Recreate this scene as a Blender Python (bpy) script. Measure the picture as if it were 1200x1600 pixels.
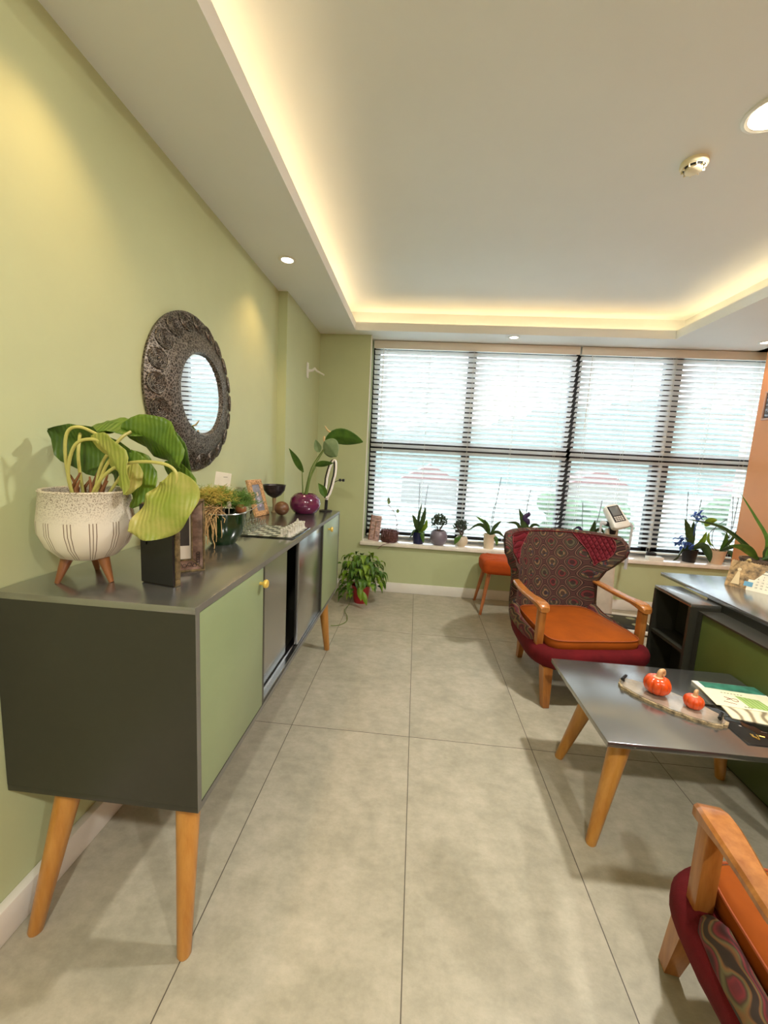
import bpy, bmesh, math, random
from mathutils import Vector, Matrix
from math import sin, cos, pi, radians

for _o in list(bpy.data.objects): bpy.data.objects.remove(_o)
SC = bpy.context.scene
COL = SC.collection
rnd = random.Random(7)

# ------------------------------------------------------------------ camera
cd = bpy.data.cameras.new('camera'); cam = bpy.data.objects.new('camera', cd); COL.objects.link(cam)
CR = Vector((0.99525858, 0.08235788, 0.05174488)); CU = Vector((-0.06229871, 0.13122343, 0.98939339)); CF = Vector((-0.07469421, 0.9879259, -0.13573203))
m3 = Matrix((CR, CU, -CF)).transposed()
cam.matrix_world = Matrix.Translation((1.0769, 0, 1.3805)) @ m3.to_4x4()
cd.sensor_fit = 'HORIZONTAL'; cd.sensor_width = 36.0; cd.lens = 36.0 * 626.92 / 1200.0
cd.clip_start = 0.02; cd.clip_end = 2000
SC.camera = cam

# ------------------------------------------------------------------ world, view
SC.view_settings.view_transform = 'Standard'; SC.view_settings.look = 'None'
SC.view_settings.gamma = 1; SC.view_settings.use_curve_mapping = False
SC.view_settings.exposure = 0.0
W = bpy.data.worlds.new('overcast_sky'); SC.world = W; W.use_nodes = True
nt = W.node_tree; nt.nodes.clear()
wo = nt.nodes.new('ShaderNodeOutputWorld'); wb = nt.nodes.new('ShaderNodeBackground')
wb.inputs[0].default_value = (0.80, 0.91, 1.0, 1); wb.inputs[1].default_value = 9.0
nt.links.new(wb.outputs[0], wo.inputs[0])

WARM = (1.0, 0.62, 0.30)
def spot(name, loc, power, size=150, color=WARM, blend=0.8, radius=0.04):
    l = bpy.data.lights.new(name, 'SPOT'); l.energy = power; l.spot_size = radians(size); l.spot_blend = blend
    l.color = color; l.shadow_soft_size = radius
    o = bpy.data.objects.new(name, l); COL.objects.link(o); o.location = loc; return o
def area(name, loc, sx, sy, power, color, rot=(0, 0, 0), shape='RECTANGLE'):
    l = bpy.data.lights.new(name, 'AREA'); l.energy = power; l.color = color; l.shape = shape; l.size = sx; l.size_y = sy
    o = bpy.data.objects.new(name, l); COL.objects.link(o); o.location = loc; o.rotation_euler = rot; return o

# ------------------------------------------------------------------ colour + materials
def lin(c):
    return tuple(((x/255)/12.92 if x/255 <= 0.04045 else (((x/255)+0.055)/1.055)**2.4) for x in c)
def newmat(name):
    m = bpy.data.materials.new(name); m.use_nodes = True; n = m.node_tree
    b = n.nodes['Principled BSDF']; return m, n, b
def N(n, t, **kw):
    x = n.nodes.new(t)
    for k, v in kw.items(): setattr(x, k, v)
    return x
def L(n, a, b): n.links.new(a, b)
def mathn(n, op, a, b=None, c=None):
    x = n.nodes.new('ShaderNodeMath'); x.operation = op
    for i, v in enumerate((a, b, c)):
        if v is None: continue
        if isinstance(v, (int, float)): x.inputs[i].default_value = v
        else: n.links.new(v, x.inputs[i])
    return x.outputs[0]
def coords(n, scale=(1, 1, 1)):
    t = N(n, 'ShaderNodeTexCoord'); mp = N(n, 'ShaderNodeMapping'); mp.inputs['Scale'].default_value = scale
    L(n, t.outputs['Object'], mp.inputs[0]); return mp.outputs[0]
def noise(n, vec, scale, detail=4, rough=0.6):
    x = N(n, 'ShaderNodeTexNoise'); x.inputs['Scale'].default_value = scale; x.inputs['Detail'].default_value = detail
    x.inputs['Roughness'].default_value = rough; L(n, vec, x.inputs['Vector']); return x.outputs['Fac']
def ramp(n, fac, stops, interp='LINEAR'):
    r = N(n, 'ShaderNodeValToRGB'); r.color_ramp.interpolation = interp
    el = r.color_ramp.elements
    while len(el) < len(stops): el.new(0.5)
    for e, (p, c) in zip(el, stops): e.position = p; e.color = (*c, 1) if len(c) == 3 else c
    L(n, fac, r.inputs[0]); return r.outputs[0]
def bump(n, b, h, strength=0.3, dist=0.01):
    x = N(n, 'ShaderNodeBump'); x.inputs['Strength'].default_value = strength; x.inputs['Distance'].default_value = dist
    L(n, h, x.inputs['Height']); L(n, x.outputs[0], b.inputs['Normal'])
def mat(name, rgb, rough=0.5, metal=0.0, var=0.06, scale=8, vs=(1, 1, 1), bmp=0.0, bscale=60, spec=0.5, coat=0, trans=0, sheen=0):
    m, n, b = newmat(name); c = lin(rgb); v = coords(n, vs); f = noise(n, v, scale)
    lo = tuple(max(0, x*(1-var*2)) for x in c); hi = tuple(min(1, x*(1+var*2)) for x in c)
    L(n, ramp(n, f, [(0.3, lo), (0.7, hi)]), b.inputs['Base Color'])
    b.inputs['Roughness'].default_value = rough; b.inputs['Metallic'].default_value = metal
    b.inputs['Specular IOR Level'].default_value = spec; b.inputs['Coat Weight'].default_value = coat
    b.inputs['Transmission Weight'].default_value = trans; b.inputs['Coat Roughness'].default_value = min(0.2, rough)
    if sheen: b.inputs['Sheen Weight'].default_value = sheen
    if bmp: bump(n, b, noise(n, v, bscale), bmp, 0.004)
    return m
def wood(name, a, c, rough=0.35, vs=(12, 12, 1.2), scale=3):
    m, n, b = newmat(name); v = coords(n, vs); f = noise(n, v, scale, 5, 0.65)
    L(n, ramp(n, f, [(0.3, lin(a)), (0.7, lin(c))]), b.inputs['Base Color'])
    b.inputs['Roughness'].default_value = rough; b.inputs['Coat Weight'].default_value = 0.25
    bump(n, b, f, 0.08, 0.002); return m
def translucent(name, rgb, amt=0.3, rough=0.4, var=0.1, scale=14, rgb2=None, vs=(1, 1, 1)):
    m, n, b = newmat(name); v = coords(n, vs); f = noise(n, v, scale)
    c = lin(rgb); c2 = lin(rgb2) if rgb2 else tuple(min(1, x*(1+var*2)) for x in c)
    lo = c if rgb2 else tuple(x*(1-var*2) for x in c)
    col = ramp(n, f, [(0.35, lo), (0.65, c2)])
    L(n, col, b.inputs['Base Color']); b.inputs['Roughness'].default_value = rough
    t = N(n, 'ShaderNodeBsdfTranslucent'); L(n, col, t.inputs[0])
    mx = N(n, 'ShaderNodeMixShader'); mx.inputs[0].default_value = amt
    L(n, b.outputs[0], mx.inputs[1]); L(n, t.outputs[0], mx.inputs[2])
    L(n, mx.outputs[0], n.nodes['Material Output'].inputs[0]); return m
def emis(name, rgb, s):
    m, n, b = newmat(name); b.inputs['Base Color'].default_value = (1, 1, 1, 1)
    b.inputs['Emission Color'].default_value = (*rgb, 1); b.inputs['Emission Strength'].default_value = s; return m
def glassmat(name, tint=(1, 1, 1), gl=0.08, rough=0.0):
    m, n, b = newmat(name); n.nodes.remove(b)
    t = N(n, 'ShaderNodeBsdfTransparent'); t.inputs[0].default_value = (*tint, 1)
    g = N(n, 'ShaderNodeBsdfGlossy'); g.inputs['Roughness'].default_value = rough
    fr = N(n, 'ShaderNodeFresnel'); fr.inputs[0].default_value = 1.45
    a = mathn(n, 'ADD', fr.outputs[0], gl); mx = N(n, 'ShaderNodeMixShader'); L(n, a, mx.inputs[0])
    L(n, t.outputs[0], mx.inputs[1]); L(n, g.outputs[0], mx.inputs[2]); L(n, mx.outputs[0], n.nodes['Material Output'].inputs[0]); return m

# ------------------------------------------------------------------ mesh builder
def rot_to(d):
    return Vector(d).normalized().to_track_quat('Z', 'Y').to_matrix()
class MB:
    def __init__(s): s.bm = bmesh.new()
    def faces(s, vs, fs, smooth=True):
        v = [s.bm.verts.new(p) for p in vs]
        for f in fs:
            try: fc = s.bm.faces.new([v[i] for i in f]); fc.smooth = smooth
            except ValueError: pass
        return v
    def box(s, c, d, bev=0.0, rot=None, seg=2):
        r = bmesh.ops.create_cube(s.bm, size=1.0)
        M = Matrix.Translation(c) @ ((rot.to_4x4()) if rot else Matrix.Identity(4)) @ Matrix.Diagonal((d[0], d[1], d[2], 1))
        bmesh.ops.transform(s.bm, matrix=M, verts=r['verts'])
        if bev:
            es = list({e for v in r['verts'] for e in v.link_edges})
            bmesh.ops.bevel(s.bm, geom=es, offset=bev, segments=seg, affect='EDGES', profile=0.5)
        return s
    def b(s, x0, x1, y0, y1, z0, z1, bev=0.0): return s.box(((x0+x1)/2, (y0+y1)/2, (z0+z1)/2), (abs(x1-x0), abs(y1-y0), abs(z1-z0)), bev)
    def tube(s, pts, rad, n=10, cap=True, sq=False):
        pts = [Vector(p) for p in pts]; k = len(pts)
        if isinstance(rad, (int, float)): rad = [rad]*k
        vs = []; up = None
        for i, p in enumerate(pts):
            t = (pts[min(i+1, k-1)]-pts[max(i-1, 0)]).normalized()
            if up is None:
                up = Vector((0, 0, 1)) if abs(t.z) < 0.9 else Vector((1, 0, 0))
            a = t.cross(up).normalized(); u = a.cross(t).normalized(); up = u
            for j in range(n):
                th = 2*pi*(j+(0.5 if sq else 0))/n; vs.append(p+(a*cos(th)+u*sin(th))*rad[i])
        fs = [(i*n+j, i*n+(j+1) % n, (i+1)*n+(j+1) % n, (i+1)*n+j) for i in range(k-1) for j in range(n)]
        if cap: fs += [tuple(reversed(range(n))), tuple((k-1)*n+j for j in range(n))]
        s.faces(vs, fs, not sq); return s
    def cone(s, p0, p1, r0, r1, n=20): return s.tube([p0, p1], [r0, r1], n)
    def lathe(s, prof, c=(0, 0, 0), n=40, rot=None, sx=1, sy=1):
        vs = []; k = len(prof)
        for r, z in prof:
            for j in range(n):
                th = 2*pi*j/n; p = Vector((r*cos(th)*sx, r*sin(th)*sy, z))
                if rot: p = rot @ p
                vs.append(p+Vector(c))
        fs = [(i*n+j, i*n+(j+1) % n, (i+1)*n+(j+1) % n, (i+1)*n+j) for i in range(k-1) for j in range(n)]
        if prof[0][0] > 1e-5: fs.append(tuple(reversed(range(n))))
        if prof[-1][0] > 1e-5: fs.append(tuple((k-1)*n+j for j in range(n)))
        s.faces(vs, fs); bmesh.ops.remove_doubles(s.bm, verts=s.bm.verts[:], dist=1e-6); return s
    def ball(s, c, r, n=16, sc=(1, 1, 1)):
        rr = bmesh.ops.create_uvsphere(s.bm, u_segments=n, v_segments=max(6, n//2), radius=r)
        bmesh.ops.transform(s.bm, matrix=Matrix.Translation(c) @ Matrix.Diagonal((*sc, 1)), verts=rr['verts'])
        for v in rr['verts']:
            for f in v.link_faces: f.smooth = True
        return s
    def torus(s, c, R, r, nrm=(0, 0, 1), n=24, m=6):
        M = rot_to(nrm); vs = []
        for i in range(n):
            a = 2*pi*i/n
            for j in range(m):
                b_ = 2*pi*j/m; vs.append(Vector(c)+M @ Vector(((R+r*cos(b_))*cos(a), (R+r*cos(b_))*sin(a), r*sin(b_))))
        s.faces(vs, [(i*m+j, ((i+1) % n)*m+j, ((i+1) % n)*m+(j+1) % m, i*m+(j+1) % m) for i in range(n) for j in range(m)]); return s
    def rings(s, rings, cap=True, closed=True, smooth=True):
        n = len(rings[0]); vs = [p for r in rings for p in r]; k = len(rings)
        fs = [(i*n+j, i*n+(j+1) % n, (i+1)*n+(j+1) % n, (i+1)*n+j) for i in range(k-1) for j in range(n if closed else n-1)]
        if cap: fs += [tuple(reversed(range(n))), tuple((k-1)*n+j for j in range(n))]
        s.faces(vs, fs, smooth); return s
    def prism(s, out, z0, z1, M=None, smooth=False):
        n = len(out); vs = [Vector((x, y, z)) for z in (z0, z1) for x, y in out]
        if M: vs = [M @ v for v in vs]
        s.faces(vs, [tuple(reversed(range(n))), tuple(range(n, 2*n))]+[(i, (i+1) % n, n+(i+1) % n, n+i) for i in range(n)], smooth); return s
    def build(s, name, m, parent=None, world=False, angle=40, kind=None, label=None, auto=True):
        bmesh.ops.recalc_face_normals(s.bm, faces=s.bm.faces[:])
        me = bpy.data.meshes.new(name)
        if auto:
            for f in s.bm.faces: f.smooth = True
        s.bm.to_mesh(me); s.bm.free()
        if auto: me.set_sharp_from_angle(angle=radians(angle))
        me.materials.append(m); o = bpy.data.objects.new(name, me); COL.objects.link(o)
        if parent is not None:
            o.parent = parent
            if world: me.transform(Matrix.Translation(-parent.location))
        if kind: o['kind'] = kind
        if label: o['label'] = label
        return o
def thing(name, label, cat, loc=(0, 0, 0), rz=0, group=None):
    o = bpy.data.objects.new(name, None); COL.objects.link(o); o.location = loc; o.rotation_euler = (0, 0, rz)
    o.empty_display_size = 0.05; o['label'] = label; o['category'] = cat
    if group: o['group'] = group
    return o
def tag(o, label, cat, group=None):
    o['label'] = label; o['category'] = cat
    if group: o['group'] = group
    return o
def center(o):
    me = o.data; c = sum((v.co for v in me.vertices), Vector())/len(me.vertices); c.z = min(v.co.z for v in me.vertices)
    me.transform(Matrix.Translation(-c)); o.location = c; return o
def struct(name, mb, m, **k): return mb.build(name, m, kind='structure', **k)
def bez(p0, p1, p2, n=12, p3=None):
    out = []
    for i in range(n+1):
        t = i/n; a, b, c = Vector(p0), Vector(p1), Vector(p2)
        if p3 is None: out.append(a*(1-t)**2+b*2*t*(1-t)+c*t*t)
        else: out.append(a*(1-t)**3+b*3*t*(1-t)**2+c*3*t*t*(1-t)+Vector(p3)*t**3)
    return out
def spline(pts, per=8):
    P = [Vector(p) for p in pts]; P = [P[0]*2-P[1]]+P+[P[-1]*2-P[-2]]; out = []
    for i in range(1, len(P)-2):
        for k in range(per):
            t = k/per; a, b, c, d = P[i-1:i+3]
            out.append(0.5*((2*b)+(-a+c)*t+(2*a-5*b+4*c-d)*t*t+(-a+3*b-3*c+d)*t**3))
    out.append(P[-2]); return out
def leaf(mb, pts, width, side=None, fold=0.25, shape='oval', wave=0.0, nw=6, thick=0.0007, n=14):
    """a leaf blade along a spline; side = rough direction of the blade's width"""
    sp = spline(pts, max(3, n//(len(pts)-1))); k = len(sp); rows = []; rph = rnd.random()*6
    for i, p in enumerate(sp):
        t = i/(k-1); tan = (sp[min(i+1, k-1)]-sp[max(i-1, 0)]).normalized()
        sd = Vector(side) if side else (tan.cross(Vector((0, 0, 1))) if abs(tan.z) < 0.97 else Vector((1, 0, 0)))
        sd = (sd-tan*sd.dot(tan)).normalized(); nm = sd.cross(tan).normalized()
        if shape == 'oval': w = sin(pi*min(1, (t*0.97+0.02))**0.85)**0.8
        elif shape == 'heart': w = min(1, (t/0.18))**0.5*(1-max(0, (t-0.18)/0.82)**1.7)
        elif shape == 'lance': w = sin(pi*(t*0.98+0.01)**0.8)
        else: w = (1-t)**0.6*min(1, 0.55+t*2)   # strap
        w = max(w, 0.02)*width/2; row = []
        for j in range(-nw, nw+1):
            u = j/nw
            h = abs(u)*fold*w+wave*width*sin(t*17+rph+(2 if u > 0 else 0))*abs(u)**2*min(1, t*4)
            row.append(p+sd*(u*w)+nm*h)
        rows.append((row, nm))
    m = 2*nw+1
    top = [q+nm*thick for row, nm in rows for q in row]; bot = [q-nm*thick for row, nm in rows for q in row]
    K = len(top); fs = []
    for i in range(k-1):
        for j in range(m-1):
            a = i*m+j; fs.append((a, a+1, a+m+1, a+m)); fs.append((K+a, K+a+m, K+a+m+1, K+a+1))
        a = i*m; fs.append((a, a+m, K+a+m, K+a)); a = i*m+m-1; fs.append((a, K+a, K+a+m, a+m))
    fs.append(tuple(range(m))+tuple(K+j for j in reversed(range(m))))
    fs.append(tuple((k-1)*m+j for j in reversed(range(m)))+tuple(K+(k-1)*m+j for j in range(m)))
    mb.faces(top+bot, fs); return mb
def text_mesh(txt, size, M, mb):
    cu = bpy.data.curves.new('t', 'FONT'); cu.body = txt; cu.size = size; cu.align_x = 'CENTER'; cu.extrude = 0.0003
    ob = bpy.data.objects.new('t', cu); me = bpy.data.meshes.new_from_object(ob)
    me.transform(M); mb.bm.from_mesh(me); bpy.data.objects.remove(ob); bpy.data.meshes.remove(me)

# ------------------------------------------------------------------ materials table
M = {}
M['wall'] = mat('green_wall_paint', (189, 197, 151), 0.55, var=0.015, scale=3, bmp=0.05, bscale=150)
M['orange_wall'] = mat('orange_wall_paint', (228, 155, 100), 0.55, var=0.015, scale=3, bmp=0.05, bscale=150)
M['white_wall'] = mat('white_wall_paint', (222, 220, 210), 0.6, var=0.01)
M['ceiling'] = mat('ceiling_paint', (234, 236, 232), 0.6, var=0.008, scale=2)
M['white'] = mat('white_lacquer', (232, 228, 218), 0.35, var=0.01)
M['white_plastic'] = mat('white_plastic', (232, 230, 220), 0.35, var=0.02)
M['cream'] = mat('cream_plastic', (235, 222, 185), 0.4, var=0.02)
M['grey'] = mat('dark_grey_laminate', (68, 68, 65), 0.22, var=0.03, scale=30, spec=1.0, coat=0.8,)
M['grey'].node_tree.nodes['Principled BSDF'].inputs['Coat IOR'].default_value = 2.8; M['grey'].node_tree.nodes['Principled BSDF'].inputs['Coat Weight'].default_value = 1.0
M['grey_shaded'] = mat('dark_grey_laminate_shaded', (46, 45, 37), 0.35, var=0.03, scale=30)  # same grey laminate, shade of the unlit faces put into the colour
M['green_lam'] = mat('green_laminate', (136, 152, 112), 0.33, var=0.015)
M['green_dark'] = mat('olive_green_laminate', (78, 90, 40), 0.4, var=0.03)
M['black'] = mat('black_plastic', (22, 22, 24), 0.4, var=0.1)
M['frame_black'] = mat('window_frame_black', (24, 25, 28), 0.4, var=0.05)
M['alu'] = mat('aluminium', (205, 205, 205), 0.25, 1.0)
M['oak'] = wood('honey_wood', (172, 112, 38), (196, 140, 64))
M['beech'] = wood('armchair_wood', (146, 84, 32), (184, 122, 60), 0.3)
M['darkwood'] = wood('brown_wood', (112, 66, 32), (150, 96, 52), 0.4)
M['brass'] = mat('yellow_knob', (222, 190, 92), 0.3, 0.2)
M['marble'] = mat('sill_marble', (240, 232, 218), 0.12, var=0.05, scale=12)
M['soil'] = mat('soil', (62, 46, 34), 0.95, var=0.25, scale=60, bmp=1.0, bscale=120)
M['pewter'] = mat('pewter_metal', (104, 97, 88), 0.45, 0.7, var=0.2, scale=18, bmp=0.5, bscale=140)
def pewter_fix(m):
    n = m.node_tree; b = n.nodes['Principled BSDF']; v = coords(n, (1, 1, 1)); x = N(n, 'ShaderNodeTexVoronoi'); x.feature = 'DISTANCE_TO_EDGE'; x.inputs['Scale'].default_value = 75; L(n, v, x.inputs['Vector'])
    c = ramp(n, x.outputs['Distance'], [(0.0, lin((150, 142, 130))), (0.12, lin((84, 78, 70))), (0.5, lin((60, 56, 50)))]); L(n, c, b.inputs['Base Color']); bump(n, b, x.outputs['Distance'], 0.6, 0.003)
pewter_fix(M['pewter'])
M['orange_velvet'] = mat('orange_velvet', (146, 70, 8), 0.8, var=0.08, scale=7, spec=0.2)
M['orange_fabric'] = mat('orange_fabric', (180, 76, 24), 0.85, var=0.06, scale=9, spec=0.2)
M['burgundy'] = mat('burgundy_fabric', (92, 16, 20), 0.9, var=0.12, scale=10, spec=0.2, bmp=0.3, bscale=300)
M['glass'] = glassmat('window_glass', (0.97, 0.99, 1.0), 0.0)
M['leaf'] = translucent('leaf_green', (66, 104, 36), 0.25, rgb2=(96, 138, 48))
M['leaf_dark'] = translucent('leaf_dark_green', (46, 72, 36), 0.2, rgb2=(70, 98, 50))
M['leaf_yellow'] = translucent('leaf_yellow_green', (150, 172, 52), 0.3, rgb2=(196, 192, 88))
M['leaf_lime'] = translucent('leaf_lime_green', (112, 152, 40), 0.35, rgb2=(150, 180, 60))
M['petiole'] = mat('petiole', (188, 184, 100), 0.4, var=0.1)
M['stem'] = mat('plant_stem', (104, 128, 60), 0.5, var=0.1)
M['twig'] = mat('twig', (96, 78, 68), 0.7, var=0.15)
M['stick'] = mat('dark_stake', (48, 46, 48), 0.6)
M['root'] = mat('dry_roots', (206, 170, 116), 0.8, var=0.12)

def floor_mat():
    m, n, b = newmat('concrete_look_tiles'); tc = N(n, 'ShaderNodeTexCoord'); sp = N(n, 'ShaderNodeSeparateXYZ'); L(n, tc.outputs['Object'], sp.inputs[0])
    u = mathn(n, 'DIVIDE', mathn(n, 'SUBTRACT', sp.outputs[0], 0.5221-6.0), 0.6); v = mathn(n, 'DIVIDE', mathn(n, 'SUBTRACT', sp.outputs[1], 1.8475-12.0), 1.2)
    def dist(x, s):
        f = mathn(n, 'FRACT', x); return mathn(n, 'MULTIPLY', mathn(n, 'MINIMUM', f, mathn(n, 'SUBTRACT', 1.0, f)), s)
    d = mathn(n, 'MINIMUM', dist(u, 0.6), dist(v, 1.2)); g = mathn(n, 'LESS_THAN', d, 0.0016)
    cb = N(n, 'ShaderNodeCombineXYZ'); L(n, mathn(n, 'FLOOR', u), cb.inputs[0]); L(n, mathn(n, 'FLOOR', v), cb.inputs[1])
    wn = N(n, 'ShaderNodeTexWhiteNoise'); wn.noise_dimensions = '2D'; L(n, cb.outputs[0], wn.inputs['Vector'])
    off = N(n, 'ShaderNodeVectorMath'); off.operation = 'MULTIPLY_ADD'; L(n, wn.outputs['Color'], off.inputs[0]); off.inputs[1].default_value = (7, 7, 7); L(n, tc.outputs['Object'], off.inputs[2])
    mp = N(n, 'ShaderNodeMapping'); mp.inputs['Scale'].default_value = (1.0, 0.8, 1); L(n, off.outputs[0], mp.inputs[0]); vec = mp.outputs[0]
    f1 = noise(n, vec, 4.5, 10, 0.70)
    mp2 = N(n, 'ShaderNodeMapping'); mp2.inputs['Scale'].default_value = (6.0, 9.0, 1); L(n, off.outputs[0], mp2.inputs[0]); f2 = noise(n, mp2.outputs[0], 2.4, 10, 0.72)
    f = mathn(n, 'ADD', mathn(n, 'MULTIPLY', f1, 0.48), mathn(n, 'MULTIPLY', f2, 0.52))
    c = ramp(n, f, [(0.34, lin((150, 146, 126))), (0.46, lin((164, 158, 138))), (0.53, lin((173, 166, 146))), (0.66, lin((188, 180, 160)))])
    mx = N(n, 'ShaderNodeMix'); mx.data_type = 'RGBA'; L(n, g, mx.inputs[0]); L(n, c, mx.inputs[6]); mx.inputs[7].default_value = (*lin((84, 78, 66)), 1)
    L(n, mx.outputs[2], b.inputs['Base Color'])
    r = mathn(n, 'ADD', mathn(n, 'MULTIPLY', f1, 0.25), 0.30); L(n, r, b.inputs['Roughness']); b.inputs['Specular IOR Level'].default_value = 0.35
    bump(n, b, mathn(n, 'SUBTRACT', mathn(n, 'MULTIPLY', f2, 0.1), g), 0.15, 0.002); return m
M['floor'] = floor_mat()

def ogee_mat(name, px=0.105, pz=0.128, side=False):
    m, n, b = newmat(name); tc = N(n, 'ShaderNodeTexCoord'); sp = N(n, 'ShaderNodeSeparateXYZ'); L(n, tc.outputs['Object'], sp.inputs[0])
    X = sp.outputs[1] if side else mathn(n, 'ADD', sp.outputs[0], mathn(n, 'MULTIPLY', sp.outputs[1], 0.35))
    Z = mathn(n, 'ADD', sp.outputs[2], mathn(n, 'MULTIPLY', sp.outputs[1], 0.25))
    cu = mathn(n, 'COSINE', mathn(n, 'MULTIPLY', X, 2*pi/px)); cv = mathn(n, 'COSINE', mathn(n, 'MULTIPLY', Z, 2*pi/pz))
    s = mathn(n, 'ADD', cu, cv)
    # ogee: soften the diamonds
    s = mathn(n, 'ADD', s, mathn(n, 'MULTIPLY', mathn(n, 'SINE', mathn(n, 'MULTIPLY', Z, 4*pi/pz)), 0.12))
    a = mathn(n, 'MULTIPLY', mathn(n, 'ABSOLUTE', s), 0.5)
    dk, tan, br, ol, rd, bl = (lin(c) for c in ((34, 20, 18), (142, 110, 84), (70, 40, 34), (80, 72, 50), (100, 38, 36), (60, 54, 60)))
    big = N(n, 'ShaderNodeTexNoise'); big.inputs['Scale'].default_value = 9.0; L(n, tc.outputs['Object'], big.inputs['Vector'])
    cen = ramp(n, big.outputs['Fac'], [(0.0, rd), (0.42, ol), (0.5, lin((120, 92, 62))), (0.56, bl), (0.60, rd)], 'CONSTANT')
    base = ramp(n, a, [(0.0, br), (0.10, dk), (0.20, tan), (0.25, br), (0.40, dk), (0.47, ol), (0.56, dk)], 'CONSTANT')
    msk = ramp(n, a, [(0.0, (0, 0, 0)), (0.66, (1, 1, 1)), (0.88, (0.2, 0.2, 0.2))], 'CONSTANT')
    mx = N(n, 'ShaderNodeMix'); mx.data_type = 'RGBA'; L(n, msk, mx.inputs[0]); L(n, base, mx.inputs[6]); L(n, cen, mx.inputs[7])
    L(n, mx.outputs[2], b.inputs['Base Color']); b.inputs['Roughness'].default_value = 0.9
    bump(n, b, noise(n, tc.outputs['Object'], 500), 0.25, 0.002); return m
M['ogee'] = ogee_mat('ogee_upholstery', 0.122, 0.150); 
def swirl_mat():
    m, n, b = newmat('swirl_upholstery'); v = coords(n, (1, 1, 1)); w = N(n, 'ShaderNodeTexWave'); w.inputs['Scale'].default_value = 7; w.inputs['Distortion'].default_value = 9
    w.inputs['Detail'].default_value = 1; w.inputs['Detail Scale'].default_value = 1.2; L(n, v, w.inputs['Vector'])
    L(n, ramp(n, w.outputs['Fac'], [(0.0, lin((60, 30, 28))), (0.25, lin((120, 40, 46))), (0.45, lin((70, 52, 36))), (0.6, lin((104, 96, 62))), (0.78, lin((128, 88, 52))), (0.9, lin((58, 46, 38)))]), b.inputs['Base Color'])
    b.inputs['Roughness'].default_value = 0.9; return m
M['swirl'] = swirl_mat()
def quilt_mat():
    m, n, b = newmat('quilted_burgundy'); tc = N(n, 'ShaderNodeTexCoord'); sp = N(n, 'ShaderNodeSeparateXYZ'); L(n, tc.outputs['Object'], sp.inputs[0])
    h = mathn(n, 'SUBTRACT', sp.outputs[0], sp.outputs[1])
    p = mathn(n, 'ABSOLUTE', mathn(n, 'SINE', mathn(n, 'MULTIPLY', mathn(n, 'ADD', h, sp.outputs[2]), pi/0.050)))
    q = mathn(n, 'ABSOLUTE', mathn(n, 'SINE', mathn(n, 'MULTIPLY', mathn(n, 'SUBTRACT', h, sp.outputs[2]), pi/0.050)))
    hh = mathn(n, 'POWER', mathn(n, 'MINIMUM', p, q), 0.5)
    L(n, ramp(n, hh, [(0.0, lin((64, 14, 24))), (0.5, lin((104, 26, 36)))]), b.inputs['Base Color']); b.inputs['Roughness'].default_value = 0.75
    b.inputs['Specular IOR Level'].default_value = 0.2
    bump(n, b, hh, 0.8, 0.01); return m
M['quilt'] = quilt_mat()

# ------------------------------------------------------------------ room shell
ZC, D, R_, WX1, WY, YB = 2.53, 4.012, 4.132, 4.36, 4.21, -3.2
TX0, TX1, TY1, TY0, ZT, ZU = 0.432, 3.256, 3.872, -2.6, 2.602, 2.735
struct('floor', MB().b(-0.2, WX1+0.2, YB-0.2, 4.45, -0.1, 0), M['floor'])
struct('wall_left', MB().b(-0.2, 0, YB, 4.45, 0, 2.9), M['wall'])
struct('trim_1', MB().b(0, 0.068, 3.02, D, 0, ZC), M['wall'])                       # shallow pilaster at the far left
struct('wall_far_left', MB().b(0.0, 0.563, D, 4.45, 0, ZC), M['wall'])
struct('wall_far', MB().b(0.563, WX1, D, 4.45, 0, 0.485), M['wall'])
struct('wall_right', MB().b(R_, WX1+0.2, YB, D, 0, ZC), M['orange_wall'])
struct('wall_far_right', MB().b(WX1, WX1+0.2, D, 4.45, 0, ZC), M['white_wall'])
struct('wall_upper', MB().b(R_+0.02, WX1+0.2, YB, 4.45, ZC, ZU), M['white_wall'])
struct('wall_back', MB().b(-0.2, WX1+0.2, YB-0.2, YB, 0, 2.9), M['white_wall'])
struct('trim_2', MB().b(0.5635, 0.574, D-0.004, D+0.012, 0.485, ZC), M['white'])       # bright corner bead of the window reveal
# ceiling: dropped border with a raised tray and a light cove
c = MB()
c.b(0, TX0, YB, 4.45, ZC, ZC+0.03); c.b(TX1, WX1, YB, 4.45, ZC, ZC+0.03)
c.b(TX0, TX1, TY1, 4.45, ZC, ZC+0.03); c.b(TX0, TX1, YB, TY0, ZC, ZC+0.03)
t_ = 0.018
c.b(TX0-t_, TX0, TY0, TY1, ZC+0.03, ZT); c.b(TX1, TX1+t_, TY0, TY1, ZC+0.03, ZT)
c.b(TX0-t_, TX1+t_, TY1, TY1+t_, ZC+0.03, ZT); c.b(TX0-t_, TX1+t_, TY0-t_, TY0, ZC+0.03, ZT)
g_ = 0.14
c.b(TX0-g_-0.03, TX0-g_, TY0-g_, TY1+g_, ZC+0.03, ZU); c.b(TX1+g_, TX1+g_+0.03, TY0-g_, TY1+g_, ZC+0.03, ZU)
c.b(TX0-g_-0.03, TX1+g_+0.03, TY1+g_, TY1+g_+0.03, ZC+0.03, ZU); c.b(TX0-g_-0.03, TX1+g_+0.03, TY0-g_-0.03, TY0-g_, ZC+0.03, ZU)
c.b(-0.2, WX1+0.2, YB-0.2, 4.45, ZU, ZU+0.1)
struct('ceiling', c, M['ceiling'])
struct('baseboard_left', MB().b(0, 0.03, YB, 3.02, 0, 0.10, 0.004), M['white'])
struct('baseboard_far_left', MB().b(0.068, 0.098, 3.02, D, 0, 0.10, 0.004), M['white'])
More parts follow.
